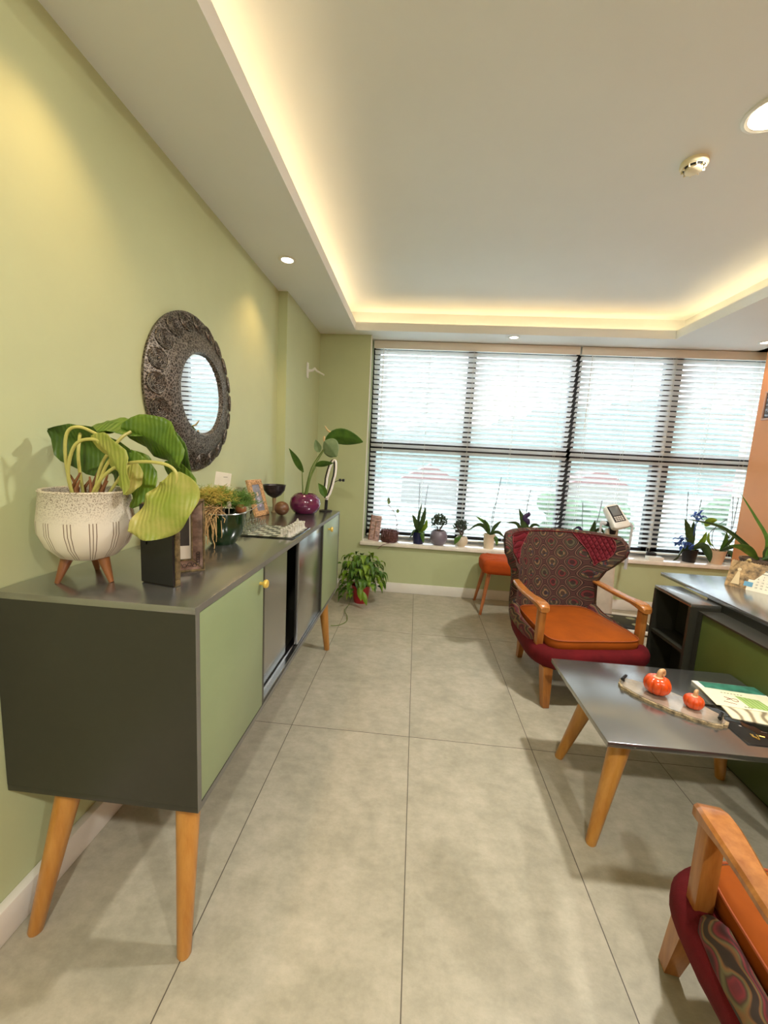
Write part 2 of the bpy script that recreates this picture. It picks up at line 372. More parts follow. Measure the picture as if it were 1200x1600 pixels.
struct('baseboard_far', MB().b(0.098, R_, D-0.016, D, 0, 0.102, 0.004), M['white'])
struct('baseboard_right', MB().b(R_-0.016, R_, YB, D-0.016, 0, 0.10, 0.004), M['white'])
# led strip in the cove
s = MB(); e = 0.045
s.b(TX0-g_+0.03, TX0-g_+0.045, TY0, TY1, ZC+0.034, ZC+0.04); s.b(TX1+g_-0.045, TX1+g_-0.03, TY0, TY1, ZC+0.034, ZC+0.04)
s.b(TX0, TX1, TY1+g_-0.045, TY1+g_-0.03, ZC+0.034, ZC+0.04); s.b(TX0, TX1, TY0-g_+0.03, TY0-g_+0.045, ZC+0.034, ZC+0.04)
led = s.build('led_strip', emis('led_emission', (1.0, 0.72, 0.40), 13.0))
tag(led, 'warm white light strip running round the ceiling tray behind its lip', 'light strip'); center(led)

# ------------------------------------------------------------------ window
WX0 = 0.563
fr = MB(); fy0, fy1 = 4.29, 4.35
fr.b(WX0, WX1, fy0, fy1, 0.51, 0.585); fr.b(WX0, WX1, fy0, fy1, 2.47, ZC); fr.b(WX0, WX1, fy0, fy1, 1.445, 1.555)
for x, w in ((WX0+0.03, 0.08), (1.572, 0.085), (2.60, 0.10), (3.475, 0.065), (3.572, 0.055)): fr.b(x-w/2, x+w/2, fy0, fy1, 0.51, ZC)
wf = struct('window_1', fr, M['frame_black'])
MB().b(WX0, WX1, 4.315, 4.321, 0.51, ZC).build('glass_pane', M['glass'], wf)
struct('trim_4', MB().b(3.507, 3.545, 4.30, 4.34, 0.51, ZC), M['white'])     # pale mullion infill
sl = struct('trim_3', MB().b(0.548, R_-0.002, D-0.045, 4.30, 0.485, 0.52, 0.004).b(R_-0.004, WX1, D+0.002, 4.30, 0.485, 0.52), M['marble'])   # window sill
M['slat'] = translucent('blind_slat', (248, 249, 248), 0.52, rough=0.5, var=0.005)
M['valance'] = mat('blind_valance', (236, 228, 214), 0.5, var=0.01)
def blind(x0, x1, label):
    t = thing('venetian_blind', label, 'blind', ((x0+x1)/2, WY, ZC), group='white blinds over the window')
    MB().b(x0, x1, WY-0.045, WY-0.03, 2.452, ZC-0.004, 0.002).build('valance', M['valance'], t, world=True)
    MB().b(x0+0.01, x1-0.01, WY-0.028, WY+0.03, 2.462, ZC-0.006).build('headrail', M['white_plastic'], t, world=True)
    sm = MB(); th = radians(36); z = 2.425; dd = 0.025
    while z > 0.60:
        ring0 = []
        for u in (-1, -0.5, 0, 0.5, 1):
            y = WY+u*dd*cos(th); zz = z-u*dd*sin(th)+0.0025*(1-u*u)
            ring0.append((y, zz))
        vs = [Vector((x, y, zz+o)) for x in (x0+0.008, x1-0.008) for o in (0.0006, -0.0006) for y, zz in ring0]
        fs = [(i, i+1, 10+i+1, 10+i) for i in range(4)]+[(5+i, 15+i, 15+i+1, 5+i+1) for i in range(4)]+[(0, 10, 15, 5), (4, 9, 19, 14)]
        sm.faces(vs, fs); z -= 0.0487
    sm.build('slats', M['slat'], t, world=True)
    MB().b(x0+0.008, x1-0.008, WY-0.025, WY+0.025, 0.545, 0.562, 0.004).build('bottom_rail', M['white_plastic'], t, world=True)
    cm = MB(); k = 5; 
    for i in range(k):
        x = x0+0.13+(x1-x0-0.26)*i/(k-1)
        for y in (WY-0.024, WY+0.024): cm.tube([(x, y, 2.46), (x, y, 0.56)], 0.0011, 5)
    cm.build('ladder_cord', M['white_plastic'], t, world=True)
    wm = MB(); wm.tube([(x0+0.10, WY-0.05, 2.46), (x0+0.10, WY-0.052, 1.75)], 0.0035, 8); wm.build('tilt_wand', M['white_plastic'], t, world=True)
blind(WX0+0.014, 2.572, 'white slatted blind over the left half of the window, beside the green wall')
blind(2.588, WX1-0.01, 'white slatted blind over the right half of the window, beside the orange wall')

# ------------------------------------------------------------------ lamps
def downlight(x, y, z, label, power=30, r=0.042, size=104):
    t = thing('recessed_downlight', label, 'ceiling light', (x, y, z), group='ceiling downlights')
    MB().lathe([(r*0.8, 0.0005), (r*1.25, 0.0005), (r*1.28, -0.003), (r*1.18, -0.006), (r*0.95, -0.006), (r*0.8, -0.002)], n=32).build('trim_ring', M['white_plastic'], t)
    MB().lathe([(r*0.9, -0.0012), (r*0.9, -0.003), (0, -0.003)], n=32).build('lens', emis('lamp_lens', (1, 0.86, 0.66), 14), t)
    if power: spot('downlight_lamp', (x, y, z-0.012), power, size)
downlight(0.219, 2.549, ZC, 'small round downlight in the dropped ceiling above the mirror wall', 19)
downlight(0.219, 1.10, ZC, 'small round downlight above the near end of the sideboard', 20)
downlight(0.219, -0.40, ZC, 'small round downlight by the left wall behind the camera', 15)
downlight(1.89, 3.95, ZC, 'small round downlight in the ceiling strip in front of the left blind', 8)
downlight(4.01, 3.886, ZC, 'small round downlight by the orange wall in front of the window', 8)
downlight(3.2+0.6, 1.8, ZC, 'small round downlight in the ceiling over the desk', 18)
def panel(x, y, z, label, power):
    t = thing('round_ceiling_lamp', label, 'ceiling light', (x, y, z), group='large round ceiling lamps')
    MB().lathe([(0.075, 0.0), (0.10, 0.0), (0.10, -0.006), (0.088, -0.01), (0.078, -0.006)], n=40).build('trim_ring', M['white_plastic'], t)
    MB().lathe([(0.078, -0.002), (0.078, -0.006), (0, -0.006)], n=40).build('diffuser', emis('panel_emission', (1, 0.92, 0.78), 18), t)
    area('panel_lamp', (x, y, z-0.012), 0.14, 0.14, power, (1.0, 0.97, 0.92), shape='DISK')
panel(2.33, 1.80, ZU, 'large round ceiling lamp in the tray near the smoke detector', 50)
panel(1.3, -0.9, ZU, 'added round fill lamp in the tray, unseen behind the camera, left', 50)  # unseen lamp added to fill the room with light
panel(2.7, -0.9, ZU, 'added round fill lamp in the tray, unseen behind the camera, right', 42)  # second added fill lamp, also out of view
# smoke detector
t = thing('smoke_detector', 'round white smoke detector on the raised ceiling', 'smoke detector', (2.21, 2.06, ZU))
MB().lathe([(0.052, 0), (0.054, -0.012), (0.05, -0.02), (0.047, -0.022)], n=40).build('housing', M['cream'], t)
MB().lathe([(0.04, -0.018), (0.04, -0.028), (0, -0.028)], n=32).build('vent_band', M['black'], t)
r_ = MB()
for i in range(10):
    a = 2*pi*i/10; r_.box((0.041*cos(a), 0.041*sin(a), -0.027), (0.010, 0.004, 0.014), rot=Matrix.Rotation(a, 3, 'Z'))
r_.lathe([(0.047, -0.020), (0.044, -0.024), (0.040, -0.022)], n=32)
r_.build('rib', M['cream'], t)
MB().lathe([(0.034, -0.028), (0.033, -0.036), (0.024, -0.040), (0, -0.041)], n=32).build('sensor_cap', M['cream'], t)

# ------------------------------------------------------------------ sideboard
SX, SY0, SY1, SZ0, SZ1 = 0.552, 0.912, 2.779, 0.412, 0.986
t = SB = thing('sideboard', 'long dark grey sideboard with green doors on angled wooden legs', 'sideboard', (0.28, 1.845, 0))
k = 0.018
def P(name, mb, m, label=None): return mb.build(name, m, t, world=True, label=label)
P('top_panel', MB().b(0.004, SX, SY0, SY1, SZ1-k, SZ1, 0.001), M['grey'])
P('bottom_panel', MB().b(0.004, SX, SY0, SY1, SZ0, SZ0+k, 0.001), M['grey_shaded'])
P('side_panel', MB().b(0.004, SX, SY0, SY0+k, SZ0+k, SZ1-k), M['grey_shaded'])
P('side_panel', MB().b(0.004, SX, SY1-k, SY1, SZ0+k, SZ1-k), M['grey_shaded'])
P('back_panel', MB().b(0.004, 0.012, SY0+k, SY1-k, SZ0+k, SZ1-k), M['grey_shaded'])
for y in (1.362, 2.287): P('divider', MB().b(0.012, SX-0.002, y, y+k, SZ0+k, SZ1-k), M['grey_shaded'])
P('divider', MB().b(0.012, SX-0.10, 1.82, 1.838, SZ0+k, SZ1-k), M['grey_shaded'])
P('edge_band', MB().b(SX, SX+0.0012, SY0, SY1, SZ1-k, SZ1).b(SX, SX+0.0012, SY0, SY1, SZ0, SZ0+k).b(SX, SX+0.0012, SY0, SY0+k, SZ0+k, SZ1-k).b(SX, SX+0.0012, SY1-k, SY1, SZ0+k, SZ1-k), mat('edge_band_grey', (104, 103, 96), 0.4), 'lighter grey front edge banding')
d1 = P('door', MB().b(SX-0.018, SX, SY0+k+0.003, 1.359, SZ0+k+0.003, SZ1-k-0.003, 0.001), M['green_lam'], 'green hinged door')
d4 = P('door', MB().b(SX-0.018, SX, 2.309, SY1-k-0.003, SZ0+k+0.003, SZ1-k-0.003, 0.001), M['green_lam'], 'green hinged door')
P('sliding_door', MB().b(SX-0.052, SX-0.036, 1.382, 1.735, SZ0+k+0.012, SZ1-k-0.004), M['grey'], 'dark grey sliding door set back')
P('sliding_door', MB().b(SX-0.026, SX-0.008, 1.835, 2.284, SZ0+k+0.012, SZ1-k-0.004, 0.001), M['grey'], 'grey sliding door in front')
P('door_track', MB().b(SX-0.030, SX-0.004, 1.382, 2.285, SZ0+k, SZ0+k+0.006).b(SX-0.031, SX-0.029, 1.382, 2.285, SZ0+k, SZ0+k+0.012).b(SX-0.058, SX-0.034, 1.382, 2.285, SZ0+k, SZ0+k+0.005).b(SX-0.006, SX-0.004, 1.382, 2.285, SZ0+k, SZ0+k+0.010), M['alu'])
for d, y in ((d1, 1.328), (d4, 2.432)):
    MB().lathe([(0.006, 0), (0.006, 0.012), (0.014, 0.016), (0.016, 0.022), (0.013, 0.028), (0, 0.030)], (SX-0.28, y-1.845, 0.917), 20, rot=rot_to((1, 0, 0))).build('knob', M['brass'], d)
for (fx, fy), (tx, ty) in (((0.524, 0.884), (0.484, 0.985)), ((0.083, 0.886), (0.135, 0.975)), ((0.518, 2.665), (0.488, 2.615)), ((0.083, 2.69), (0.13, 2.62))):
    P('leg', MB().tube([(fx, fy, 0), (fx, fy, 0.004), (tx, ty, SZ0-0.012)], [0.016, 0.0185, 0.034], 24).lathe([(0.045, -0.010), (0.045, 0.0)], (tx, ty, SZ0), 24), M['oak'])

# ------------------------------------------------------------------ mirror
mc = Vector((0.0, 1.868, 1.625)); Ro, Ri = 0.352, 0.188
t = thing('wall_mirror', 'round wall mirror in a wide embossed pewter frame', 'mirror', mc)
def prof(u):  # u 0 inner .. 1 outer -> height
    return 0.014+0.046*(1-u**1.6)
pr_ = [(Ri-0.004, 0.040), (Ri-0.001, prof(0)-0.001)]+[(Ri+(Ro-Ri)*i/14, prof(i/14)) for i in range(1, 15)]+[(Ro+0.004, 0.012), (Ro+0.002, 0.001)]
fm = MB(); RX = rot_to((1, 0, 0)); fm.lathe(pr_, n=96, rot=RX)
def onf(a, u): return RX @ Vector(((Ri+(Ro-Ri)*u)*cos(a), (Ri+(Ro-Ri)*u)*sin(a), prof(u)))
for i in range(20):
    a = 2*pi*i/20; c0 = onf(a, 0.74); nx = (onf(a, 0.84)-onf(a, 0.64)).normalized(); ta = RX @ Vector((-sin(a), cos(a), 0)); nm = ta.cross(nx).normalized()
    if nm.x < 0: nm = -nm
    for rr in (0.040, 0.033, 0.026, 0.019, 0.012): fm.torus(c0+nm*0.004, rr, 0.0026 if rr > 0.035 else 0.0016, nm, 24, 5)
    fm.ball(c0+nm*0.004, 0.005, 8)
for i in range(48):
    a = 2*pi*i/48; fm.torus(onf(a, 0.30+0.05*(i % 2)), 0.010, 0.0014, RX @ Vector((0, 0, 1)), 12, 4)
for i in range(64):
    a = 2*pi*i/64; fm.ball(onf(a, 0.96), 0.0045, 6); fm.torus(onf(a, 0.12), 0.006, 0.0011, (1, 0, 0), 8, 4)
fm.build('frame', M['pewter'], t)
mm, n, b = newmat('mirror_glass'); b.inputs['Metallic'].default_value = 1; b.inputs['Roughness'].default_value = 0.01; b.inputs['Base Color'].default_value = (0.92, 0.94, 0.94, 1)
MB().lathe([(Ri+0.002, 0.030), (Ri-0.002, 0.044), (Ri-0.012, 0.047), (0, 0.047)], n=72, rot=RX).build('mirror_glass', mm, t, angle=5)

# ------------------------------------------------------------------ wall bracket
t = thing('wall_bracket', 'small white bracket with a projecting arm on the far left wall', 'bracket', (0.068, 3.57, 2.10))
MB().b(0, 0.012, -0.02, 0.02, -0.07, 0.06, 0.004).build('base_plate', M['white_plastic'], t)
MB().tube([(0.008, 0, -0.01), (0.05, 0, -0.005), (0.07, 0, 0.012), (0.09, -0.01, -0.01), (0.16, -0.03, -0.045)], [0.012, 0.012, 0.011, 0.009, 0.006], 10).build('arm', M['white_plastic'], t)

# ------------------------------------------------------------------ planter with hosta
def pot_thing(name, label, cat, loc, profile, m, soil_r, soil_z, n=48, group=None, sq=False):
    t = thing(name, label, cat, loc, group=group)
    if sq: pass
    MB().lathe(profile, n=n).build('pot', m, t)
    MB().lathe([(soil_r, soil_z-0.02), (soil_r, soil_z), (soil_r*0.6, soil_z+0.004), (0, soil_z+0.006)], n=24).build('soil', M['soil'], t)
    return t
def planter_mat():
    m, n, b = newmat('speckled_ceramic'); tc = N(n, 'ShaderNodeTexCoord'); sp = N(n, 'ShaderNodeSeparateXYZ'); L(n, tc.outputs['Object'], sp.inputs[0])
    ang = mathn(n, 'ARCTAN2', sp.outputs[1], sp.outputs[0]); z = sp.outputs[2]
    k = mathn(n, 'FRACT', mathn(n, 'MULTIPLY', ang, 13/(2*pi)))
    line = None
    for c0 in (0.28, 0.42, 0.56):
        l_ = mathn(n, 'LESS_THAN', mathn(n, 'ABSOLUTE', mathn(n, 'SUBTRACT', k, c0)), 0.018)
        line = l_ if line is None else mathn(n, 'MAXIMUM', line, l_)
    zm = mathn(n, 'MULTIPLY', mathn(n, 'LESS_THAN', z, 0.180), mathn(n, 'GREATER_THAN', z, 0.068)); line = mathn(n, 'MULTIPLY', line, zm)
    nz = noise(n, tc.outputs['Object'], 330, 2, 0.5)
    band = ramp(n, z, [(0.17, (0, 0, 0)), (0.235, (1, 1, 1))])
    spk = mathn(n, 'MULTIPLY', mathn(n, 'GREATER_THAN', nz, 0.56), band)
    base = ramp(n, z, [(0.14, lin((224, 216, 198))), (0.22, lin((206, 198, 178)))])
    a = N(n, 'ShaderNodeMix'); a.data_type = 'RGBA'; L(n, mathn(n, 'MULTIPLY', spk, 0.7), a.inputs[0]); L(n, base, a.inputs[6]); a.inputs[7].default_value = (*lin((96, 78, 52)), 1)
    c2 = N(n, 'ShaderNodeMix'); c2.data_type = 'RGBA'; L(n, line, c2.inputs[0]); L(n, a.outputs[2], c2.inputs[6]); c2.inputs[7].default_value = (*lin((112, 90, 66)), 1)
    L(n, c2.outputs[2], b.inputs['Base Color']); b.inputs['Roughness'].default_value = 0.4
    bump(n, b, mathn(n, 'MULTIPLY', line, -1.0), 0.5, 0.002); return m
PL = (0.152, 1.058, SZ1)
t = thing('potted_hosta', 'big leafy plant in a speckled cream planter on three wooden feet', 'plant', PL)
pf = [(0.0, 0.058), (0.05, 0.058), (0.085, 0.068), (0.12, 0.10), (0.138, 0.145), (0.139, 0.175), (0.133, 0.215), (0.128, 0.252), (0.131, 0.258), (0.127, 0.262), (0.118, 0.260), (0.116, 0.250), (0.12, 0.20), (0.122, 0.15), (0.0, 0.12)]
pf = [(a*0.83, b_ if b_ > 0.1 else b_+0.006) for a, b_ in pf]
MB().lathe(pf, n=64).build('planter', planter_mat(), t)
MB().lathe([(0.097, 0.20), (0.096, 0.236), (0.06, 0.240), (0, 0.243)], n=32).build('soil', M['soil'], t)
for (fx, fy) in ((0.106-PL[0], 1.008-PL[1]), (0.219-PL[0], 1.046-PL[1]), (0.106-PL[0], 1.135-PL[1])):
    MB().tube([(fx*1.12, fy*1.12, 0), (fx*0.72, fy*0.72, 0.074)], [0.0065, 0.016], 16).build('foot', M['darkwood'], t)
st = MB()
for pts in ([(0.135, 1.03, 1.225), (0.13, 1.02, 1.33), (0.138, 1.02, 1.40), (0.165, 1.03, 1.418), (0.195, 1.06, 1.40)],
            [(0.15, 1.05, 1.225), (0.158, 1.03, 1.33), (0.155, 1.04, 1.385), (0.14, 1.06, 1.40)],
            [(0.165, 1.0, 1.225), (0.172, 0.98, 1.30), (0.20, 0.975, 1.37), (0.245, 0.98, 1.387), (0.29, 0.985, 1.37)],
            [(0.18, 1.05, 1.225), (0.20, 1.06, 1.32), (0.24, 1.08, 1.39), (0.26, 1.10, 1.415)],
            [(0.19, 1.04, 1.225), (0.225, 1.04, 1.31), (0.27, 1.03, 1.36)],
            [(0.205, 1.01, 1.225), (0.235, 1.0, 1.27), (0.29, 0.99, 1.315), (0.36, 0.985, 1.335), (0.43, 0.99, 1.333), (0.458, 0.995, 1.31), (0.455, 0.995, 1.27)],
            [(0.20, 1.07, 1.225), (0.26, 1.09, 1.32), (0.29, 1.11, 1.33)]):
    st.tube(spline(pts, 6), 0.0042, 8)
st.build('stems', M['petiole'], t, world=True)
st = MB()
for i in range(9):
    a = i*0.8; x, y = 0.165+0.035*cos(a), 1.045+0.03*sin(a); st.tube([(x, y, 1.215), (x+0.01*cos(a*2), y, 1.25), (x+0.02*cos(a*3), y+0.01, 1.275+0.01*(i % 3))], [0.007, 0.005, 0.002], 6)
st.build('dry_stumps', mat('dry_stumps', (128, 84, 48), 0.8), t, world=True)
def lf(parent, m, pts, width, side=None, name='leaf', **kw):
    mb = MB(); leaf(mb, pts, width, side, **kw); return mb.build(name, m, parent, world=True, angle=80)
def striped(name, a, bcol, amt=0.25):
    m, n, b = newmat(name); v = coords(n, (1, 1, 1)); w = N(n, 'ShaderNodeTexWave'); w.inputs['Scale'].default_value = 26; w.inputs['Distortion'].default_value = 1.5; w.inputs['Detail'].default_value = 1
    L(n, v, w.inputs['Vector']); f = noise(n, v, 9)
    c1 = ramp(n, f, [(0.35, lin(a)), (0.65, lin(bcol))]); L(n, c1, b.inputs['Base Color']); b.inputs['Roughness'].default_value = 0.38
    bump(n, b, w.outputs['Fac'], 0.35, 0.006)
    t_ = N(n, 'ShaderNodeBsdfTranslucent'); L(n, c1, t_.inputs[0]); mx = N(n, 'ShaderNodeMixShader'); mx.inputs[0].default_value = amt
    L(n, b.outputs[0], mx.inputs[1]); L(n, t_.outputs[0], mx.inputs[2]); L(n, mx.outputs[0], n.nodes['Material Output'].inputs[0]); return m
HG = striped('hosta_green', (84, 122, 36), (132, 164, 52)); HD = striped('hosta_dark', (64, 96, 34), (98, 132, 44)); HY = striped('hosta_yellow', (164, 180, 72), (214, 206, 122), 0.3)
lf(t, HD, [(0.26, 1.10, 1.355), (0.17, 1.10, 1.355), (0.095, 1.08, 1.38), (0.045, 1.06, 1.408)], 0.14, (0.05, -0.25, 1), fold=0.35, wave=0.07)
lf(t, HG, [(0.10, 1.12, 1.415), (0.19, 1.12, 1.44), (0.31, 1.13, 1.405)], 0.11, (0, 1, 0.45), fold=0.15, wave=0.03)
lf(t, HG, [(0.23, 1.10, 1.425), (0.30, 1.11, 1.405), (0.365, 1.10, 1.37), (0.415, 1.08, 1.32)], 0.125, (0.45, -0.3, 0.8), fold=0.4, wave=0.07)
lf(t, HD, [(0.25, 1.16, 1.42), (0.33, 1.17, 1.37), (0.40, 1.16, 1.30)], 0.12, (0.35, -0.5, 0.8), fold=0.3, wave=0.02)
lf(t, HY, [(0.235, 0.985, 1.39), (0.285, 0.975, 1.36), (0.32, 0.97, 1.31), (0.335, 0.965, 1.25)], 0.085, (0.75, -0.45, 0.35), fold=0.3, wave=0.08)
lf(t, HY, [(0.455, 0.995, 1.315), (0.455, 0.99, 1.27), (0.425, 0.98, 1.215), (0.375, 0.975, 1.172), (0.338, 0.97, 1.155)], 0.132, (0.75, -0.1, -0.55), fold=0.30, wave=0.085, shape='oval', n=28)
lf(t, HG, [(0.25, 1.10, 1.36), (0.285, 1.09, 1.29), (0.29, 1.08, 1.24), (0.275, 1.07, 1.20)], 0.10, (1, -0.2, 0.1), fold=0.3, wave=0.05)
lf(t, HG, [(0.33, 1.14, 1.33), (0.385, 1.14, 1.27), (0.385, 1.13, 1.20)], 0.085, (0.9, -0.3, 0.3), fold=0.3, wave=0.05)
lf(t, HG, [(0.20, 1.13, 1.36), (0.21, 1.13, 1.31), (0.20, 1.12, 1.255)], 0.15, (1, -0.1, 0), fold=0.3, wave=0.04)
lf(t, HY, [(0.30, 1.06, 1.33), (0.29, 1.05, 1.28), (0.285, 1.04, 1.24)], 0.06, (1, -0.1, 0), fold=0.3, wave=0.04)
lf(t, HG, [(0.10, 1.14, 1.42), (0.14, 1.15, 1.43), (0.18, 1.16, 1.42)], 0.06, (0, 0.6, 0.6), fold=0.3, wave=0.04)

# ------------------------------------------------------------------ picture frames on the sideboard
antq = mat('antique_brass_frame', (112, 96, 62), 0.5, 0.4, var=0.3, scale=60, bmp=0.6, bscale=160)
pink = mat('tarnished_mirror_glass', (150, 124, 112), 0.15, 0.3, var=0.25, scale=40)
paper = mat('paper_white', (232, 226, 210), 0.7, var=0.02)
def frame_dir(p0, p1):  # wall-like frame between two floor points: x axis along, normal = facing
    d = Vector((p1[0]-p0[0], p1[1]-p0[1], 0)); w = d.length; return w, math.atan2(d.y, d.x)
w, a = frame_dir((0.302, 1.062), (0.420, 1.036))
t = thing('picture_frame', 'photo frame seen from its plain black back, beside the cream planter', 'picture frame', (0.302, 1.062, SZ1), a)
h = 0.232
MB().b(0.004, w-0.004, 0, 0.008, 0.004, h-0.004).build('backing_board', M['black'], t)
bb = MB()
for x0, x1, z0, z1 in ((0, w, 0, 0.02), (0, w, h-0.02, h), (0, 0.02, 0.02, h-0.02), (w-0.02, w, 0.02, h-0.02)): bb.b(x0, x1, 0.008, 0.026, z0, z1, 0.003)
bb.build('moulding', antq, t)
MB().b(0.018, w-0.018, 0.008, 0.012, 0.018, h-0.018).build('photo', paper, t)
MB().b(0.01, 0.028, -0.004, 0.0, 0.115, 0.125).build('clip', M['black'], t)
w, a = frame_dir((0.262, 1.122), (0.408, 1.222))
t = thing('picture_frame', 'ornate antique mirrored photo frame showing a figure in pink, behind the black-backed frame', 'picture frame', (0.262, 1.122, SZ1), a)
MB().b(0.002, w-0.002, 0.006, 0.016, 0.002, h-0.002).build('backing_board', M['black'], t)
bb = MB()
for x0, x1, z0, z1 in ((0, w, 0, 0.006), (0, w, h-0.006, h), (0, 0.006, 0.006, h-0.006), (w-0.006, w, 0.006, h-0.006)): bb.b(x0, x1, -0.012, 0.010, z0, z1, 0.002)
iw = 0.038
for x0, x1, z0, z1 in ((iw-0.003, w-iw+0.003, iw-0.003, iw+0.001), (iw-0.003, w-iw+0.003, h-iw-0.001, h-iw+0.003), (iw-0.003, iw+0.001, iw, h-iw), (w-iw-0.001, w-iw+0.003, iw, h-iw)): bb.b(x0, x1, -0.004, 0.006, z0, z1)
for (x0, z0), (x1, z1) in (((0.004, 0.004), (iw, iw)), ((w-0.004, 0.004), (w-iw, iw)), ((0.004, h-0.004), (iw, h-iw)), ((w-0.004, h-0.004), (w-iw, h-iw))): bb.tube([(x0, -0.007, z0), (x1, -0.002, z1)], 0.002, 6)
bb.build('moulding', antq, t)
gb = MB(); q = 0.005
def quad(p): gb.faces([Vector(x) for x in p], [(0, 1, 2, 3)], False)
quad([(q, -0.006, q), (w-q, -0.006, q), (w-iw, 0.002, iw), (iw, 0.002, iw)]); quad([(w-q, -0.006, q), (w-q, -0.006, h-q), (w-iw, 0.002, h-iw), (w-iw, 0.002, iw)])
quad([(w-q, -0.006, h-q), (q, -0.006, h-q), (iw, 0.002, h-iw), (w-iw, 0.002, h-iw)]); quad([(q, -0.006, h-q), (q, -0.006, q), (iw, 0.002, iw), (iw, 0.002, h-iw)])
gb.build('mirror_border', pink, t)
sc_ = MB()
for i in range(9):
    x = 0.03+i*(w-0.06)/8; sc_.torus((x, -0.005, 0.019+0.004*(i % 2)), 0.006, 0.0009, (0, 1, 0.2), 12, 4)
for i in range(5):
    z = 0.025+i*0.008; sc_.torus((w-0.02, -0.005, z), 0.005, 0.0009, (0, 1, 0.2), 12, 4)
sc_.build('etched_scrolls', M['black'], t)
MB().b(iw-0.001, w-iw+0.001, 0.0022, 0.0045, iw-0.001, h-iw+0.001).build('photo', mat('photo_dark', (60, 58, 54), 0.4), t)
MB().b(iw+0.004, w-iw-0.004, 0.001, 0.002, iw+0.002, iw+0.045).build('calendar_strip', paper, t)
MB().b(w-iw-0.006, w-iw-0.002, 0.001, 0.002, iw+0.002, h-iw-0.01).build('photo_border', paper, t)
MB().ball((w*0.52, 0.0012, 0.135), 0.012, 10, (0.9, 0.06, 1)).ball((w*0.52, 0.0012, 0.108), 0.02, 12, (0.75, 0.05, 1.2)).b(w*0.5, w*0.5+0.006, 0.0008, 0.002, 0.075, 0.09).build('pink_figure', mat('pink_print', (214, 120, 124), 0.5), t)
tm = MB()
for i in range(4):
    for j in range(3): tm.b(iw+0.012+j*0.018, iw+0.018+j*0.018, 0.0004, 0.0012, iw+0.006+i*0.009, iw+0.0085+i*0.009)
tm.build('print_marks', M['black'], t)

# ------------------------------------------------------------------ green glass bowl with fern, roots and card
GP = (0.285, 1.60, SZ1)
t = thing('green_bowl_planter', 'dark green glass bowl with feathery fern, dry roots and a white card', 'plant', GP)
dg = mat('dark_green_glass', (14, 46, 18), 0.08, var=0.1, coat=0.6)
MB().lathe([(0, 0.0), (0.045, 0.0), (0.05, 0.006), (0.075, 0.045), (0.088, 0.09), (0.09, 0.13), (0.092, 0.134), (0.086, 0.134), (0.08, 0.09), (0.06, 0.04), (0, 0.02)], n=48).build('bowl', dg, t)
MB().lathe([(0.075, 0.07), (0.082, 0.095), (0.04, 0.105), (0, 0.108)], n=24).build('soil', M['soil'], t)
def fern(cx, cy, cz, R0, n_, m, seed, name='fern_fronds', flat=0.75):
    r = random.Random(seed); fb = MB()
    for i in range(n_):
        th = r.random()*2*pi; el = r.uniform(0.15, 1.35); rr = R0*r.uniform(0.55, 1.0)
        d = Vector((cos(th)*cos(el), sin(th)*cos(el), sin(el)*flat)); p1 = Vector((cx, cy, cz)); p2 = p1+d*rr+Vector((0, 0, 0.02)); p3 = p1+d*rr*1.1+Vector((0, 0, -0.02*r.random()))
        pts = bez(p1, (p1+p2)/2+Vector((0, 0, 0.03)), p2, 6); fb.tube(pts, 0.0007, 4, cap=False)
        for k_ in range(2, 7):
            for s_ in range(4):
                o = Vector((r.uniform(-1, 1), r.uniform(-1, 1), r.uniform(-0.5, 0.8)))*0.018; fb.tube([pts[k_], pts[k_]+o], 0.0006, 3, cap=False)
    return fb.build(name, m, t)
fern(-0.035, 0.0, 0.13, 0.135, 150, mat('fern_green', (120, 150, 52), 0.6), 3)
fern(0.05, 0.03, 0.13, 0.115, 120, mat('fern_dark_green', (92, 130, 50), 0.6), 4)
fern(-0.03, -0.03, 0.15, 0.105, 150, mat('fern_yellow', (196, 176, 80), 0.6), 5, 'dry_fronds')
rb = MB(); r = random.Random(9)
for i in range(38):
    x0, y0 = r.uniform(-0.07, 0.02), -0.075+r.uniform(-0.01, 0.02); x1 = x0+r.uniform(-0.05, 0.03)
    rb.tube(spline([(x0, y0+0.02, 0.145+r.uniform(-0.01, 0.015)), (x0+r.uniform(-.01, .01), y0-0.012, 0.135), (x1, y0-0.02-r.random()*0.015, 0.09-r.random()*0.03), (x1+r.uniform(-0.01, 0.01), y0-0.02-r.random()*0.01, 0.05-r.random()*0.035)], 4), 0.0011, 4, cap=False)
for i in range(40):
    c0 = Vector((r.uniform(-0.06, 0.03), -0.07+r.uniform(-0.02, 0.02), 0.145+r.uniform(-0.015, 0.025)))
    rb.tube([c0, c0+Vector((r.uniform(-1, 1), r.uniform(-1, 1), r.uniform(-1, 1)))*0.025, c0+Vector((r.uniform(-1, 1), r.uniform(-1, 1), r.uniform(-1, 1)))*0.035], 0.0016, 4, cap=False)
rb.tube(spline([(-0.01, -0.09, 0.14), (0.01, -0.10, 0.09), (0.005, -0.105, 0.05), (0.02, -0.115, 0.02), (0.02, -0.118, 0.003)], 5), 0.0014, 5)
rb.build('hanging_roots', M['root'], t)
wr = MB(); wr.torus((0, 0, 0.134), 0.091, 0.0022, (0, 0, 1), 48, 6); wr.tube(spline([(0.085, -0.03, 0.134), (0.12, 0.01, 0.15), (0.15, 0.06, 0.18)], 5), 0.0018, 5)
wr.build('silver_rim', M['alu'], t)
MB().ball((0.045, -0.045, 0.172), 0.011, 12, (0.9, 0.9, 1.2)).tube([(0.045, -0.045, 0.10), (0.045, -0.045, 0.165)], 0.002, 6).build('seed_pod', mat('pod_grey', (186, 178, 158), 0.5), t)
